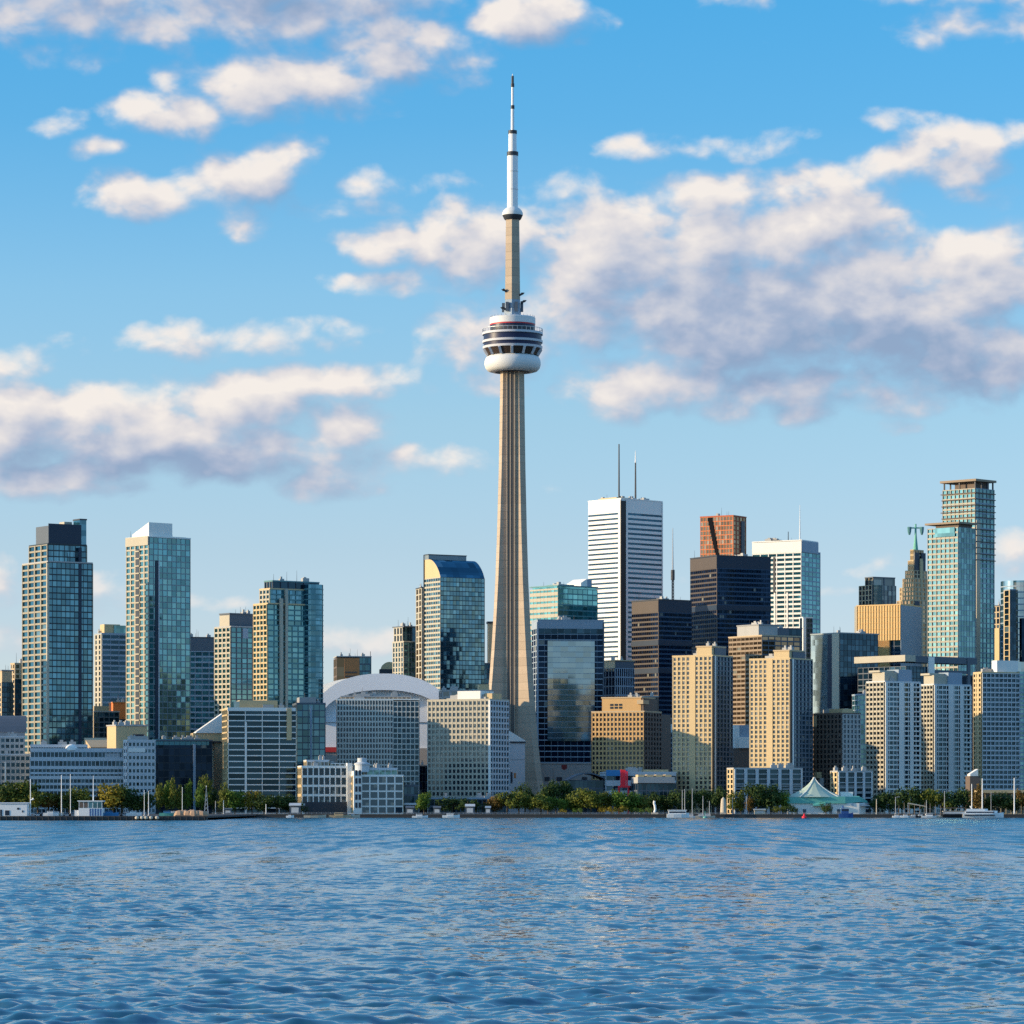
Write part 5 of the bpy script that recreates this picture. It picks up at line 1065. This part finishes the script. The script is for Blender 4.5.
TREES = [  # column, top row, width, colour, shape, place
 [('left edge above the white boathouse', 2322), [(3, 783, 26, 'dark', 'round'), (15, 779, 28, 'olive', 'round'), (27, 781, 22, 'dark', 'round')]],
 [('between the two tall pier poles at left', 2318), [(38, 789, 22, 'olive', 'spread'), (49, 790, 20, 'brown', 'spread'), (58, 793, 18, 'dark', 'round'), (69, 789, 22, 'dark', 'round'), (79, 786, 22, 'olive', 'round')]],
 [('right of the striped pier hut', 2316), [(99, 790, 12, 'brown', 'poplar'), (113, 785, 28, 'yellow', 'round'), (122, 788, 22, 'dark', 'round'), (134, 791, 22, 'dark', 'round'), (147, 794, 16, 'dark', 'round')]],
 [('before the dark navy office', 2330), [(160, 784, 11, 'olive', 'poplar'), (167, 782, 12, 'green', 'poplar'), (173, 780, 11, 'olive', 'poplar'), (180, 783, 12, 'olive', 'poplar'), (188, 783, 12, 'green', 'poplar'), (200, 782, 14, 'green', 'poplar'), (206, 779, 15, 'olive', 'poplar'), (214, 787, 10, 'dark', 'poplar')]],
 [('before the white slatted condo', 2325), [(224, 784, 11, 'olive', 'poplar'), (235, 788, 20, 'green', 'round'), (252, 792, 15, 'yellow', 'round'), (264, 795, 20, 'dark', 'round'), (277, 793, 22, 'dark', 'spread'), (289, 795, 18, 'dark', 'round'), (301, 800, 14, 'dark', 'bush')]],
 [('below the two grey and cream hotels', 2320), [(424, 792, 18, 'green', 'round'), (452, 798, 22, 'dark', 'spread'), (468, 797, 20, 'dark', 'spread'), (482, 801, 14, 'dark', 'bush')]],
 [('between the cream hotel and the stone arena', 2318), [(496, 793, 22, 'brown', 'round'), (507, 790, 18, 'olive', 'spread'), (519, 790, 20, 'olive', 'round'), (530, 796, 16, 'olive', 'spread'), (541, 792, 20, 'olive', 'spread'), (551, 797, 14, 'green', 'round')]],
 [('directly below the stone arena', 2345), [(556, 784, 18, 'dark', 'round'), (566, 779, 18, 'dark', 'round'), (548, 785, 16, 'dark', 'round'), (525, 783, 18, 'dark', 'round')]],
 [('in the park below the red sculpture', 2318), [(563, 797, 14, 'green', 'round'), (574, 799, 12, 'green', 'round'), (581, 789, 20, 'olive', 'round'), (591, 790, 18, 'olive', 'spread'), (601, 791, 18, 'olive', 'round'), (611, 792, 18, 'olive', 'spread'), (620, 789, 20, 'green', 'round'), (631, 791, 18, 'green', 'round'), (641, 793, 18, 'olive', 'round')]],
 [('at the water edge below the red sculpture', 2308), [(604, 805, 9, 'yellow', 'bush'), (612, 805, 10, 'yellow', 'bush'), (621, 804.6, 10, 'yellow', 'bush'), (578, 808, 8, 'green', 'bush'), (636, 806, 12, 'green', 'bush'), (646, 807, 10, 'green', 'bush'), (563, 808, 8, 'yellow', 'bush')]],
 [('behind the thin boat masts', 2335), [(652, 792, 18, 'dark', 'round'), (665, 793, 18, 'dark', 'round'), (679, 791, 18, 'dark', 'round'), (692, 790, 18, 'dark', 'round'), (705, 789, 18, 'dark', 'round'), (718, 783, 16, 'dark', 'round')]],
 [('between the pale obelisk and the green tent', 2325), [(733, 792, 13, 'olive', 'poplar'), (741, 792, 12, 'olive', 'poplar'), (749, 795, 11, 'brown', 'poplar'), (758, 785, 24, 'dark', 'round'), (771, 785, 24, 'dark', 'round'), (783, 793, 14, 'green', 'round')]],
 [('beside the green tent at the quay', 2312), [(780, 805, 14, 'olive', 'bush'), (792, 804, 14, 'dark', 'bush'), (826, 800, 16, 'dark', 'bush')]],
 [('below the white-edged condos', 2335), [(878, 794, 18, 'dark', 'round'), (890, 792, 20, 'dark', 'round'), (902, 791, 18, 'dark', 'round'), (914, 787, 20, 'dark', 'round'), (928, 787, 24, 'olive', 'round'), (942, 790, 16, 'olive', 'spread'), (953, 789, 20, 'dark', 'round'), (965, 789, 20, 'dark', 'round')]],
 [('at the right edge near the tall yacht pole', 2330), [(978, 786, 14, 'brown', 'poplar'), (990, 794, 18, 'dark', 'round'), (1003, 793, 20, 'dark', 'round'), (1014, 796, 16, 'dark', 'round'), (1022, 789, 14, 'brown', 'spread')]]]
ORD = ['first', 'second', 'third', 'fourth', 'fifth', 'sixth', 'seventh', 'eighth', 'ninth']
CN_ = dict(dark='dark green', green='mid green', olive='olive green', yellow='yellow green', brown='russet brown')
SN_ = dict(round='round tree', poplar='slim poplar', spread='spreading tree', bush='low shrub')
ti = 0
for (place, D0), lst in TREES:
    lst_sorted = sorted(lst)
    for i, (px, yt, w, c, sh) in enumerate(lst_sorted):
        same = [q for q in lst_sorted if q[3] == c and q[4] == sh]; k_ = same.index((px, yt, w, c, sh))
        od = '' if len(same) == 1 else (ORD[k_] + ' '); nm = CN_[c] + ' ' + SN_[sh] + (' from left' if len(same) > 1 else '')
        if sh == 'round' and c in ('dark', 'green', 'olive') and w < 19: D0_ = D0 + 4
        else: D0_ = D0
        tree(px, yt, w, c, sh, D0_ + (ti % 3) * 3, od + nm + ', ' + place, ti); ti += 1

# ------------------------------------------------------------------ waterfront things
def base_at(px, D, z=GZ): return (X(px, D), D, z)
def pole(px, ytop, D, label, z=GZ, lamp=0, flag=False, name='light_pole', mat='steel', r=.26, cat_='pole', group='tall poles along the waterfront'):
    t = thing(name, label, cat_, base_at(px, D, z), 0, group); h = CAMZ + (HY - ytop) / F * D - z
    part('shaft', MB().tube((0, 0, 0), (0, 0, h), r * .8, r * .55, 8), m[mat], t); part('foot', MB().tube((0, 0, 0), (0, 0, .5), .55, .5, 8), m['midgrey'], t)
    if lamp:
        k = MB().tube((0, 0, h - .3), (lamp, 0, h + .1), .14, .1, 5); k.box(lamp, 0, h - .05, 1.4, .6, .3); part('lamp_head', k, m['steel'], t)
    return t
PD_ = 1895.0
pole(30.5, 779, PD_, 'tall white pole with horn fitting beside the white boathouse', 2.2, 0, mat='whitepaint', r=.34)
for o_ in [q for q in COL.objects if q.name.startswith('light_pole')][-1:]:
    part('horn', MB().tube((.2, 0, 8.4), (1.6, 0, 9.0), .3, .6, 8), m['whitepaint'], o_)
pole(61.5, 775, PD_, 'tall white pole, second from left on the pier', 2.2, mat='whitepaint', r=.34)
pole(70.5, 774, 2290, 'thin pale pole behind the pier between second pole and striped hut', 2.2, mat='whitepaint', r=.32)
pole(144.3, 790, PD_, 'thin white pole, left one of the pair by the pier boats', 2.2, mat='whitepaint', r=.22)
pole(148.6, 791, PD_, 'thin white pole with small lamp, right one of the pair by the pier boats', 2.2, .9, mat='whitepaint', r=.26)
pole(182.3, 787, PD_ + 60, 'thin white mast pole above the blue tarpaulin on the pier', 2.2, mat='whitepaint', r=.22)
pole(223.5, 800, 2306, 'short white post on the quay left of the yellow tree', mat='whitepaint', r=.3); pole(215.5, 801, 2306, 'short grey post on the quay below the dark office', mat='steel', r=.3)
pole(266, 804, 2306, 'short white post with cap before the slatted condo', mat='whitepaint', r=.35)
SB = []
for px, yt, lab in ((682.3, 790, 'sailboat with thin grey mast, left one of the mast trio by the white ferry'), (684.8, 789, 'sailboat with tallest pale mast of the trio by the white ferry'), (692.3, 788.5, 'sailboat with pale mast, right one of the trio by the white ferry'), (703, 796, 'small sailboat with short mast left of the obelisk'), (709.5, 801, 'sailboat with the shortest mast, nearest the obelisk')):
    SB.append((px, yt, lab))
pole(732.5, 797, 2306, 'pale lamp post right of the obelisk', mat='steel', r=.22); pole(746.5, 796, 2306, 'pale lamp post among the slim poplars', mat='steel', r=.22)
pole(876.5, 799, 2306, 'short pale post right of the green tent', mat='stone', r=.4); pole(895.5, 797, 2306, 'lamp post with side lamp left of the small moored boats', lamp=2.0, r=.28)
pole(926.5, 800, 2306, 'short post holding a slanting gangway arm', r=.3); pole(944.5, 791, 2306, 'lamp post with wide double head by the two deck boat', lamp=3.4, r=.32)
pole(971.8, 784, 2306, 'white mast pole left one beside the yacht', mat='whitepaint', r=.42); pole(982.3, 778.5, 2306, 'thick tall white pole rising behind the yacht', mat='whitepaint', r=.55)
pole(1014.3, 778, 2306, 'thick white pole with flat cap at the right edge', mat='whitepaint', r=.55, lamp=.8); pole(991, 792, 2306, 'thin grey pole behind the yacht bow', r=.2)
gw = thing('gangway_arm', 'slanting pale gangway arm above the small moored boats', 'gangway', base_at(908, 2307)); part('arm', MB().tube((0, 0, 6.9), (X(926.5, 2307) - X(908, 2307), 0, 4.8), .4, .3, 6), m['stone'], gw); part('support', MB().tube((0, 0, 0), (0, 0, 6.9), .18), m['steel'], gw)
# lattice mast on the quay
lt = thing('lattice_pole', 'narrow pyramid-shaped lattice pole among the poplars', 'pole', base_at(206.3, 2304))
k = MB()
for a, c in ((-1, -1), (1, -1), (1, 1), (-1, 1)): k.tube((a * 1.2, c * 1.2, 0), (0, 0, 17.5), .2, .1, 4)
for i in range(5):
    s_ = 1.2 * (1 - i * 2.6 / 17.5); z_ = i * 2.6
    for a in range(4):
        p = [(-s_, -s_), (s_, -s_), (s_, s_), (-s_, s_)]; k.tube((*p[a], z_), (*p[(a + 1) % 4], z_ + 2.2), .12, .12, 4)
part('lattice', k, m['steel'], lt); part('cap', MB().tube((0, 0, 17.2), (0, 0, 18.2), .3, .1), m['whitepaint'], lt)
# boathouse, hut
D_ = 1893.0; q_ = D_ / F
bh = thing('boathouse', 'white boathouse with two dark openings at the left end of the pier', 'boathouse', base_at(-2, D_, 2.2))
w_ = 29 * q_; hh = CAMZ + (HY - 802.8) / F * D_ - 2.2
part('wall', MB().quadbox((0, 0, 0), (w_, 9, hh - .5)), m['whitepaint'], bh); part('roof', MB().prism([(-.4, -.4), (w_ + .4, -.4), (w_ + .4, 9.4), (-.4, 9.4)], hh - .5, [hh - .1, hh - .1, hh + .2, hh + .2]), m['palegrey'], bh)
for a, c, d, e in ((7, 11.5, .4, 3.0), (19, 21.5, 3.4, 4.4), (24, 25.4, 2.0, 3.0), (2, 4, .2, 3.4)): part('window', MB().quadbox((a * q_, -.12, d), (c * q_, .02, e)), m['navy'], bh)
hu = thing('harbour_hut', 'white hut with glazed upper room and striped base on the pier', 'hut', base_at(78.5, D_, 2.2)); w_ = 24 * q_
part('wall', MB().quadbox((0, 0, 0), (w_, 8, 4.2)), m['whitepaint'], hu); part('annex', MB().quadbox((-2.2, 1, 0), (0, 7, 3.1)), m['whitepaint'], hu)
k = MB()
for i in range(5): k.quadbox((w_ * (.46 + .11 * i), -.1, .2), (w_ * (.51 + .11 * i), .02, 4.0))
part('stripe', k, m['bluepaint'], hu)
part('glazed_room', MB().quadbox((.2, .3, 4.2), (w_ - .2, 7.7, 7.6)), G('blue', (2, 2, 3.4)), hu)
k = MB()
for i in range(6): k.box(.3 + i * (w_ - .6) / 5, .2, 4.2, .25, .3, 3.4)
part('window_post', k, m['whitepaint'], hu); part('tan_panel', MB().quadbox((.5, .1, 4.4), (w_ * .38, .25, 7.3)), m['brown'], hu); part('roof', MB().quadbox((-.5, -.4, 7.6), (w_ + .5, 8.4, 8.1)), m['whitepaint'], hu)
part('flagpole', MB().tube((w_ * .58, 4, 8.1), (w_ * .58, 4, 21), .32, .12), m['whitepaint'], hu)
# cars, boats, heaps on the pier
def car(px, D, z, mat, label):
    t = thing('parked_car', label, 'car', base_at(px, D, z), 0, 'vehicles parked on the pier')
    part('body', MB().prism([(-2.2, -.9), (2.2, -.9), (2.2, .9), (-2.2, .9)], .35, .95), m[mat], t); k = MB(); n = len(k.v)
    k.prism([(-1.5, -.8), (1.2, -.8), (1.2, .8), (-1.5, .8)], .95, 1.5); part('cabin', k, m['navy'], t); part('roof', MB().quadbox((-1.2, -.7, 1.5), (.8, .7, 1.58)), m[mat], t)
    for a in (-1.4, 1.4):
        for c in (-.85, .85): part('wheel', MB().tube((a, c - .12, .35), (a, c + .12, .35), .35, .35, 12), m['black'], t)
    return t
for px, mt__, lab in ((38, 'whitepaint', 'white car parked right of the boathouse'), (44, 'steel', 'silver car parked second from the boathouse'), (67, 'steel', 'silver car parked left of the striped hut'), (73, 'midgrey', 'grey car parked touching the striped hut'), (118, 'midgrey', 'grey car parked far right of the striped hut'), (125, 'steel', 'silver car parked by the paired thin poles')): car(px, PD_ + 6, 2.2, mt__, lab)
def boat(px, D, L_, label, hull='whitepaint', cabin=True, z=0.0, name='motor_boat', flip=1, h=1.3, cab='whitepaint', group='small boats moored along the quay'):
    t = thing(name, label, 'boat', base_at(px, D, z), 0, group); k = MB(); B_ = L_ * .15
    st_ = [(-.5, .9, 1.0), (-.2, 1.0, .95), (.15, .95, 1.0), (.35, .6, 1.12), (.5, .02, 1.3)]; rings = []
    for (u, w, hh_) in st_:
        n = len(k.v); x_ = u * L_ * flip
        k.v += [(x_, -w * B_, h * hh_), (x_, -w * B_ * .7, -.3), (x_, w * B_ * .7, -.3), (x_, w * B_, h * hh_)]; rings.append(n)
    for a, c in zip(rings, rings[1:]):
        for i in range(4): k.f.append((a + i, a + (i + 1) % 4, c + (i + 1) % 4, c + i))
    k.f.append(tuple(rings[0] + i for i in range(4))[::-1]); k.f.append(tuple(rings[-1] + i for i in range(4)))
    part('hull', k, m[hull], t)
    if cabin:
        k = MB().prism([(-.25 * L_, -B_ * .6), (.15 * L_, -B_ * .6), (.15 * L_, B_ * .6), (-.25 * L_, B_ * .6)], h * .95, h * .95 + L_ * .12); part('cabin', k, m[cab], t)
        part('windscreen', MB().quadbox((-.22 * L_, -B_ * .62, h + L_ * .04), (.152 * L_, B_ * .62, h + L_ * .085)), m['navy'], t)
    return t
boat(51, PD_ - 1, 8, 'white motor boat hauled out on the pier between the two tall poles', z=2.6); boat(57, PD_ + 8, 7, 'cream motor boat hauled out behind the second tall pole', 'stone', z=2.6)
boat(110, PD_ + 3, 9, 'boat under blue cover right of the striped hut', 'bluetarp', z=2.6, cab='bluetarp'); boat(134, PD_ + 4, 8, 'white boat hauled out left of the paired thin poles', z=2.6)
boat(168, PD_ + 3, 9, 'boat with teal cover on the pier left of the tan heap', 'tealroof', cab='bluetarp', z=2.6); boat(175, PD_ + 8, 8, 'white boat next to the tan heap on the pier', z=2.6)
boat(290, 2288, 5, 'tiny white boat on open water before the slatted condo'); boat(315, 2290, 14, 'long low tan and white launch below the waterfront apartments', 'stone', cabin=False, h=1.5)
boat(340, 2291, 14, 'orange-brown wooden launch below the waterfront apartments', 'tan', h=1.6, cab='sand'); boat(352, 2293, 10, 'cream launch moored close to the white bay', 'stone', h=1.6); boat(420, 2290, 10, 'small white boat moored between the two hotels', h=1.2)
boat(451, 2291, 11, 'white runabout moored below the cream hotel', h=1.6)
for px, yt, lab in SB:
    s_b = boat(px - 1, 2296, 8.5, lab, 'whitepaint' if px < 700 else 'stone', name='sailboat', h=1.1, group='sailboats by the ferry')
    hm = CAMZ + (HY - yt) / F * 2296; part('mast', MB().tube((.6, 0, 1.0), (.6, 0, hm), .24, .16, 8), m['steel'], s_b); part('boom', MB().tube((.6, 0, 2.4), (-3.4, 0, 2.5), .16, .12), m['bluetarp'] if px < 685 else m['steel'], s_b)
    part('stay', MB().tube((.6, 0, hm - .5), (4.2, 0, 1.4), .04, .04, 3).tube((.6, 0, hm - .5), (-4.0, 0, 1.2), .04, .04, 3), m['dark'], s_b)
for px, L_, lab, hl in ((897, 6, 'small white boat left of the moored cluster', 'whitepaint'), (906, 7, 'white boat with cabin, second of the moored cluster', 'whitepaint'), (914, 6, 'grey boat, third of the moored cluster', 'steel'), (921, 7, 'dark hulled boat in the moored cluster', 'black'), (930, 11, 'long white cabin cruiser left of the two deck boat', 'whitepaint'), (939, 6, 'pale tan boat squeezed beside the two deck boat', 'stone')): boat(px, 2292, L_, lab, hl, h=1.2)
for i in range(9): 
    px = 899 + i * 5.2
    pole(px, 805.5 - (i * 7 % 4), 2298, ['first', 'second', 'third', 'fourth', 'fifth', 'sixth', 'seventh', 'eighth', 'ninth'][i] + ' short mooring post from left in the row by small boats', z=0, r=.25, name='mooring_post', cat_='post', mat='wood', group='mooring posts by the small boats')
t = thing('tarp_heap', 'tan tarpaulin covered heap on the end of the pier', 'heap', base_at(191, 1892, 2.2)); k = MB(); r = random.Random(5)
for i in range(9): k.lathe([(3.2, 0), (2.9, 1.4), (2.0, 2.6), (.3, 3.0 + r.uniform(-.5, .5))], 9, -6 + i * 1.5, r.uniform(-1, 1), .8, False)
part('tarpaulin', k, m['tarp'], t); part('crate_base', MB().quadbox((-8, -3, 0), (9, 3, .5)), m['wood'], t)
for i, px in enumerate((137, 142, 146, 151, 157)):
    t = thing('dock_fender', ORD[i] + ' pale round fender from left on the pier face', 'fender', (X(px, 1878.5), 1878.5, .5), 0, 'fenders on the pier face'); k = MB().lathe([(.2, 0), (1.0, .35), (1.15, .9), (.9, 1.5), (.2, 1.8)], 12); part('fender', k, m['stone'], t); part('chain', MB().tube((0, 0, 1.7), (0, 1, 2.2), .1), m['dark'], t)
# ferry, yacht, two-deck boat, tug
D_ = 2290; q_ = D_ / F
fe = boat(678, D_, 14, 'small white ferry with long window band left of the obelisk', h=2.4, cabin=False, name='ferry', group='larger boats at the quay'); part('cabin', MB().quadbox((-6, -1.8, 2.2), (5, 1.8, 4.6)), m['whitepaint'], fe); part('window_band', MB().quadbox((-5.6, -1.9, 3.0), (4.6, 1.9, 3.9)), m['navy'], fe); part('roof', MB().quadbox((-6.6, -2.1, 4.6), (5.6, 2.1, 4.95)), m['whitepaint'], fe)
ya = boat(983, D_, 26, 'sleek white yacht with dark window bands near the right edge', h=2.6, cabin=False, name='yacht', group='larger boats at the quay')
part('dark_band', MB().prism([(-12, -3.95), (7, -3.6), (7, 3.6), (-12, 3.95)], 1.2, 1.9), m['navy'], ya); part('saloon', MB().prism([(-11.5, -2.6), (6, -2.2), (9, -.6), (9, .6), (6, 2.2), (-11.5, 2.6)], 2.5, 4.4), m['whitepaint'], ya); part('window_band', MB().prism([(-11, -2.7), (6.2, -2.3), (8, -.9), (8, .9), (6.2, 2.3), (-11, 2.7)], 3.0, 3.8), m['navy'], ya); part('flybridge', MB().prism([(-10.5, -2.3), (1, -2), (3, 0), (1, 2), (-10.5, 2.3)], 4.4, 5.6), m['whitepaint'], ya); part('radar_arch', MB().tube((-7, -1.8, 5.6), (-8, -1.8, 7.2), .25).tube((-7, 1.8, 5.6), (-8, 1.8, 7.2), .25).tube((-8, -1.8, 7.2), (-8, 1.8, 7.2), .25), m['whitepaint'], ya)
db = boat(956, D_, 17, 'dark two deck excursion boat moored left of the yacht', 'black', h=2.2, cabin=False, name='excursion_boat', group='larger boats at the quay'); part('main_deck', MB().quadbox((-8, -2.3, 2.1), (6, 2.3, 3.9)), m['slate'], db); part('window_band', MB().quadbox((-7.6, -2.4, 2.6), (5.6, 2.4, 3.5)), m['palegrey'], db); part('upper_deck', MB().quadbox((-8.4, -2.5, 3.9), (7, 2.5, 4.2)), m['stone'], db); part('canopy', MB().quadbox((-7.6, -2.2, 6.0), (6, 2.2, 6.35)), m['brown'], db)
for a in (-7, -3.5, 0, 3.5): part('canopy_post', MB().tube((a, -2, 4.2), (a, -2, 6), .12).tube((a, 2, 4.2), (a, 2, 6), .12), m['steel'], db)
tg = boat(846, D_, 9, 'dark blue tug with tall wheelhouse before the green tent', 'bluepaint', h=2.6, cabin=False, name='tug_boat', group='larger boats at the quay'); part('wheelhouse', MB().prism([(-3, -1.4), (1.6, -1.4), (1.6, 1.4), (-3, 1.4)], 2.5, 5.6), m['bluepaint'], tg); part('window_band', MB().prism([(-2.8, -1.5), (1.7, -1.5), (1.7, 1.5), (-2.8, 1.5)], 4.2, 5.2), m['navy'], tg); part('roof', MB().quadbox((-3.4, -1.7, 5.6), (2, 1.7, 5.9)), m['bluegrey'], tg); part('funnel', MB().tube((-2, 0, 5.9), (-2, 0, 7.6), .5, .45, 10), m['bluepaint'], tg)
by = thing('buoy', 'small red buoy floating before the green tent', 'buoy', base_at(804.3, 2230, 0)); part('float', MB().lathe([(.3, -.4), (1.5, 0), (1.5, .9), (.8, 1.3)], 14), m['redpaint'], by); part('cone', MB().lathe([(.8, 1.3), (.25, 2.6), (.05, 2.9)], 14), m['redpaint'], by)
cb = thing('channel_marker', 'small blue-green marker float on the water below the boat masts', 'buoy', base_at(705, 2240, 0)); part('float', MB().lathe([(.3, -.4), (1.2, 0), (1.2, .7), (.5, 1.0)], 12), m['tealroof'], cb); part('stick', MB().tube((0, 0, 1), (0, 0, 4.4), .2, .1), m['tealroof'], cb)
ob = thing('obelisk', 'pale stone obelisk standing on the quay before dark trees', 'monument', base_at(723.3, 2305)); part('plinth', MB().box(0, 0, 0, 3.2, 3.2, 1.0), m['stone'], ob); k = MB(); k.lathe([(1.9, 1.0), (1.7, 6), (1.35, 9.4), (.2, 10.8)], 8); part('shaft', k, m['stone'], ob)
sc = thing('white_sculpture', 'white slender curved sculpture on the quay left of the ferry', 'sculpture', base_at(654.8, 2304)); k = MB()
pts = [(-.2, 1.0), (.3, 3), (.1, 5), (-.5, 7), (-.2, 8.4)]
for (a, z0_), (c, z1_) in zip(pts, pts[1:]): k.tube((a, 0, z0_), (c, 0, z1_), .75, .75, 8)
part('figure', k, m['whitepaint'], sc, True); part('base', MB().box(0, 0, 0, 4, 3, 1.0), m['stone'], sc)
# green tent pavilion
D_ = 2335; q_ = D_ / F; tn = thing('tent_pavilion', 'green peaked tent pavilion with long teal hull-like roof on the quay', 'pavilion', base_at(814, D_)); zt = lambda py: CAMZ + (HY - py) / F * D_ - GZ
k = MB(); nseg = 16; rings = [(.5, 777.6), (1.5, 779.5), (4.5, 783), (9, 787), (15, 791.2), (21, 794.2), (28, 797)]
for r_, y_ in rings:
    for i in range(nseg):
        t = 2 * math.pi * i / nseg + .2; sag = 1 + .05 * math.cos(4 * t); k.v.append((r_ * q_ * math.cos(t) * sag * (1.0 if math.cos(t) < 0 else 1.02), r_ * q_ * math.sin(t) * .6, zt(y_)))
for a in range(len(rings) - 1):
    for i in range(nseg):
        j = (i + 1) % nseg; k.f.append((a * nseg + i, (a + 1) * nseg + i, (a + 1) * nseg + j, a * nseg + j))
part('tent_canvas', k, m['canvas'], tn)
k = MB()
for i in range(4):
    t = 2 * math.pi * (i + .35) / 4 + 3.6
    for (r0, y0_), (r1, y1_) in zip(rings, rings[1:]): k.tube((r0 * q_ * math.cos(t), r0 * q_ * math.sin(t) * .62 - .1, zt(y0_) + .15), (r1 * q_ * math.cos(t), r1 * q_ * math.sin(t) * .62 - .1, zt(y1_) + .15), .35, .35, 5)
part('tent_seam', k, m['white'], tn)
k = MB().prism([(-28 * q_, -9), (30 * q_, -9), (46 * q_, -4), (54 * q_, 4), (46 * q_, 9), (-28 * q_, 9)], [zt(803.5), zt(803.5), zt(802), zt(803), zt(802), zt(803.5)], [zt(797.5), zt(796.5), zt(797), zt(801), zt(796), zt(796)])
part('hull_roof', k, m['tealroof'], tn)
part('white_wall', MB().prism([(-26 * q_, -8), (44 * q_, -8), (52 * q_, 3), (44 * q_, 8), (-26 * q_, 8)], 0, zt(803.2)), m['white'], tn)
part('lower_roof', MB().prism([(36 * q_, -8.5), (50 * q_, -6), (56 * q_, 2), (40 * q_, 2)], zt(806), [zt(803.4), zt(804), zt(805), zt(802)]), m['palegrey'], tn)
k = MB(); k.prism([(-2 * q_, -11), (10 * q_, -11), (10 * q_, -8), (-2 * q_, -8)], zt(806), [zt(805), zt(803), zt(801.5), zt(802.5)]); part('porch_roof', k, m['tealroof'], tn)
for a in (-20, -12, 14, 22, 30): part('door', MB().quadbox((a * q_, -8.15, .2), ((a + 3) * q_, -7.95, 3.2)), m['slate'], tn)
part('roof_box', MB().quadbox((27 * q_, 0, zt(797)), (39 * q_, 5, zt(792))), m['white'], tn)
# promenade canopies and kiosks
for px, w, yt, mt__, lab in ((437, 8, 806, 'slate', 'dark grey kiosk on the quay left of the pale canopy'), (470, 10, 804, 'palegrey', 'pale canopied kiosk below the cream hotel'), (488, 6, 806, 'bluegrey', 'small blue-grey kiosk right of the pale canopy'), (410, 9, 806, 'slate', 'dark kiosk beside the marina annex'), (228, 8, 808, 'slate', 'small dark kiosk left of the yellow tree'), (295, 12, 803, 'palegrey', 'pale canopy below the glass wing'), (760, 12, 809, 'stone', 'low tan wall hut right of the obelisk')):
    t = thing('kiosk', lab, 'kiosk', base_at(px, 2308)); hw_ = w * 2308 / F / 2; h = CAMZ + (HY - yt) / F * 2308 - GZ
    part('wall', MB().quadbox((-hw_ * .9, 0, 0), (hw_ * .9, 4, h * .75)), m['slate' if mt__ != 'stone' else 'stone'], t); part('canopy', MB().prism([(-hw_, -1), (hw_, -1), (hw_, 4.4), (-hw_, 4.4)], h * .75, [h * .82, h * .82, h, h]), m[mt__], t); part('counter', MB().quadbox((-hw_ * .6, -.15, .9), (hw_ * .6, 0, h * .6)), m['palegrey'], t)
# quay railing
rl = thing('quay_railing', 'thin grey railing running along the quay edge', 'railing', (0, SHORE + .6, GZ + .03)); k = MB(); k2 = MB(); x = X(212, SHORE)
while x < X(985, SHORE): k.quadbox((x - .06, -.06, 0), (x + .06, .06, 1.1)); x += 3.0
part('post', k, m['steel'], rl)['kind'] = 'stuff'
for z_ in (.5, 1.05): k2.quadbox((X(212, SHORE), -.04, z_), (X(985, SHORE), .04, z_ + .08))
part('rail', k2, m['steel'], rl)
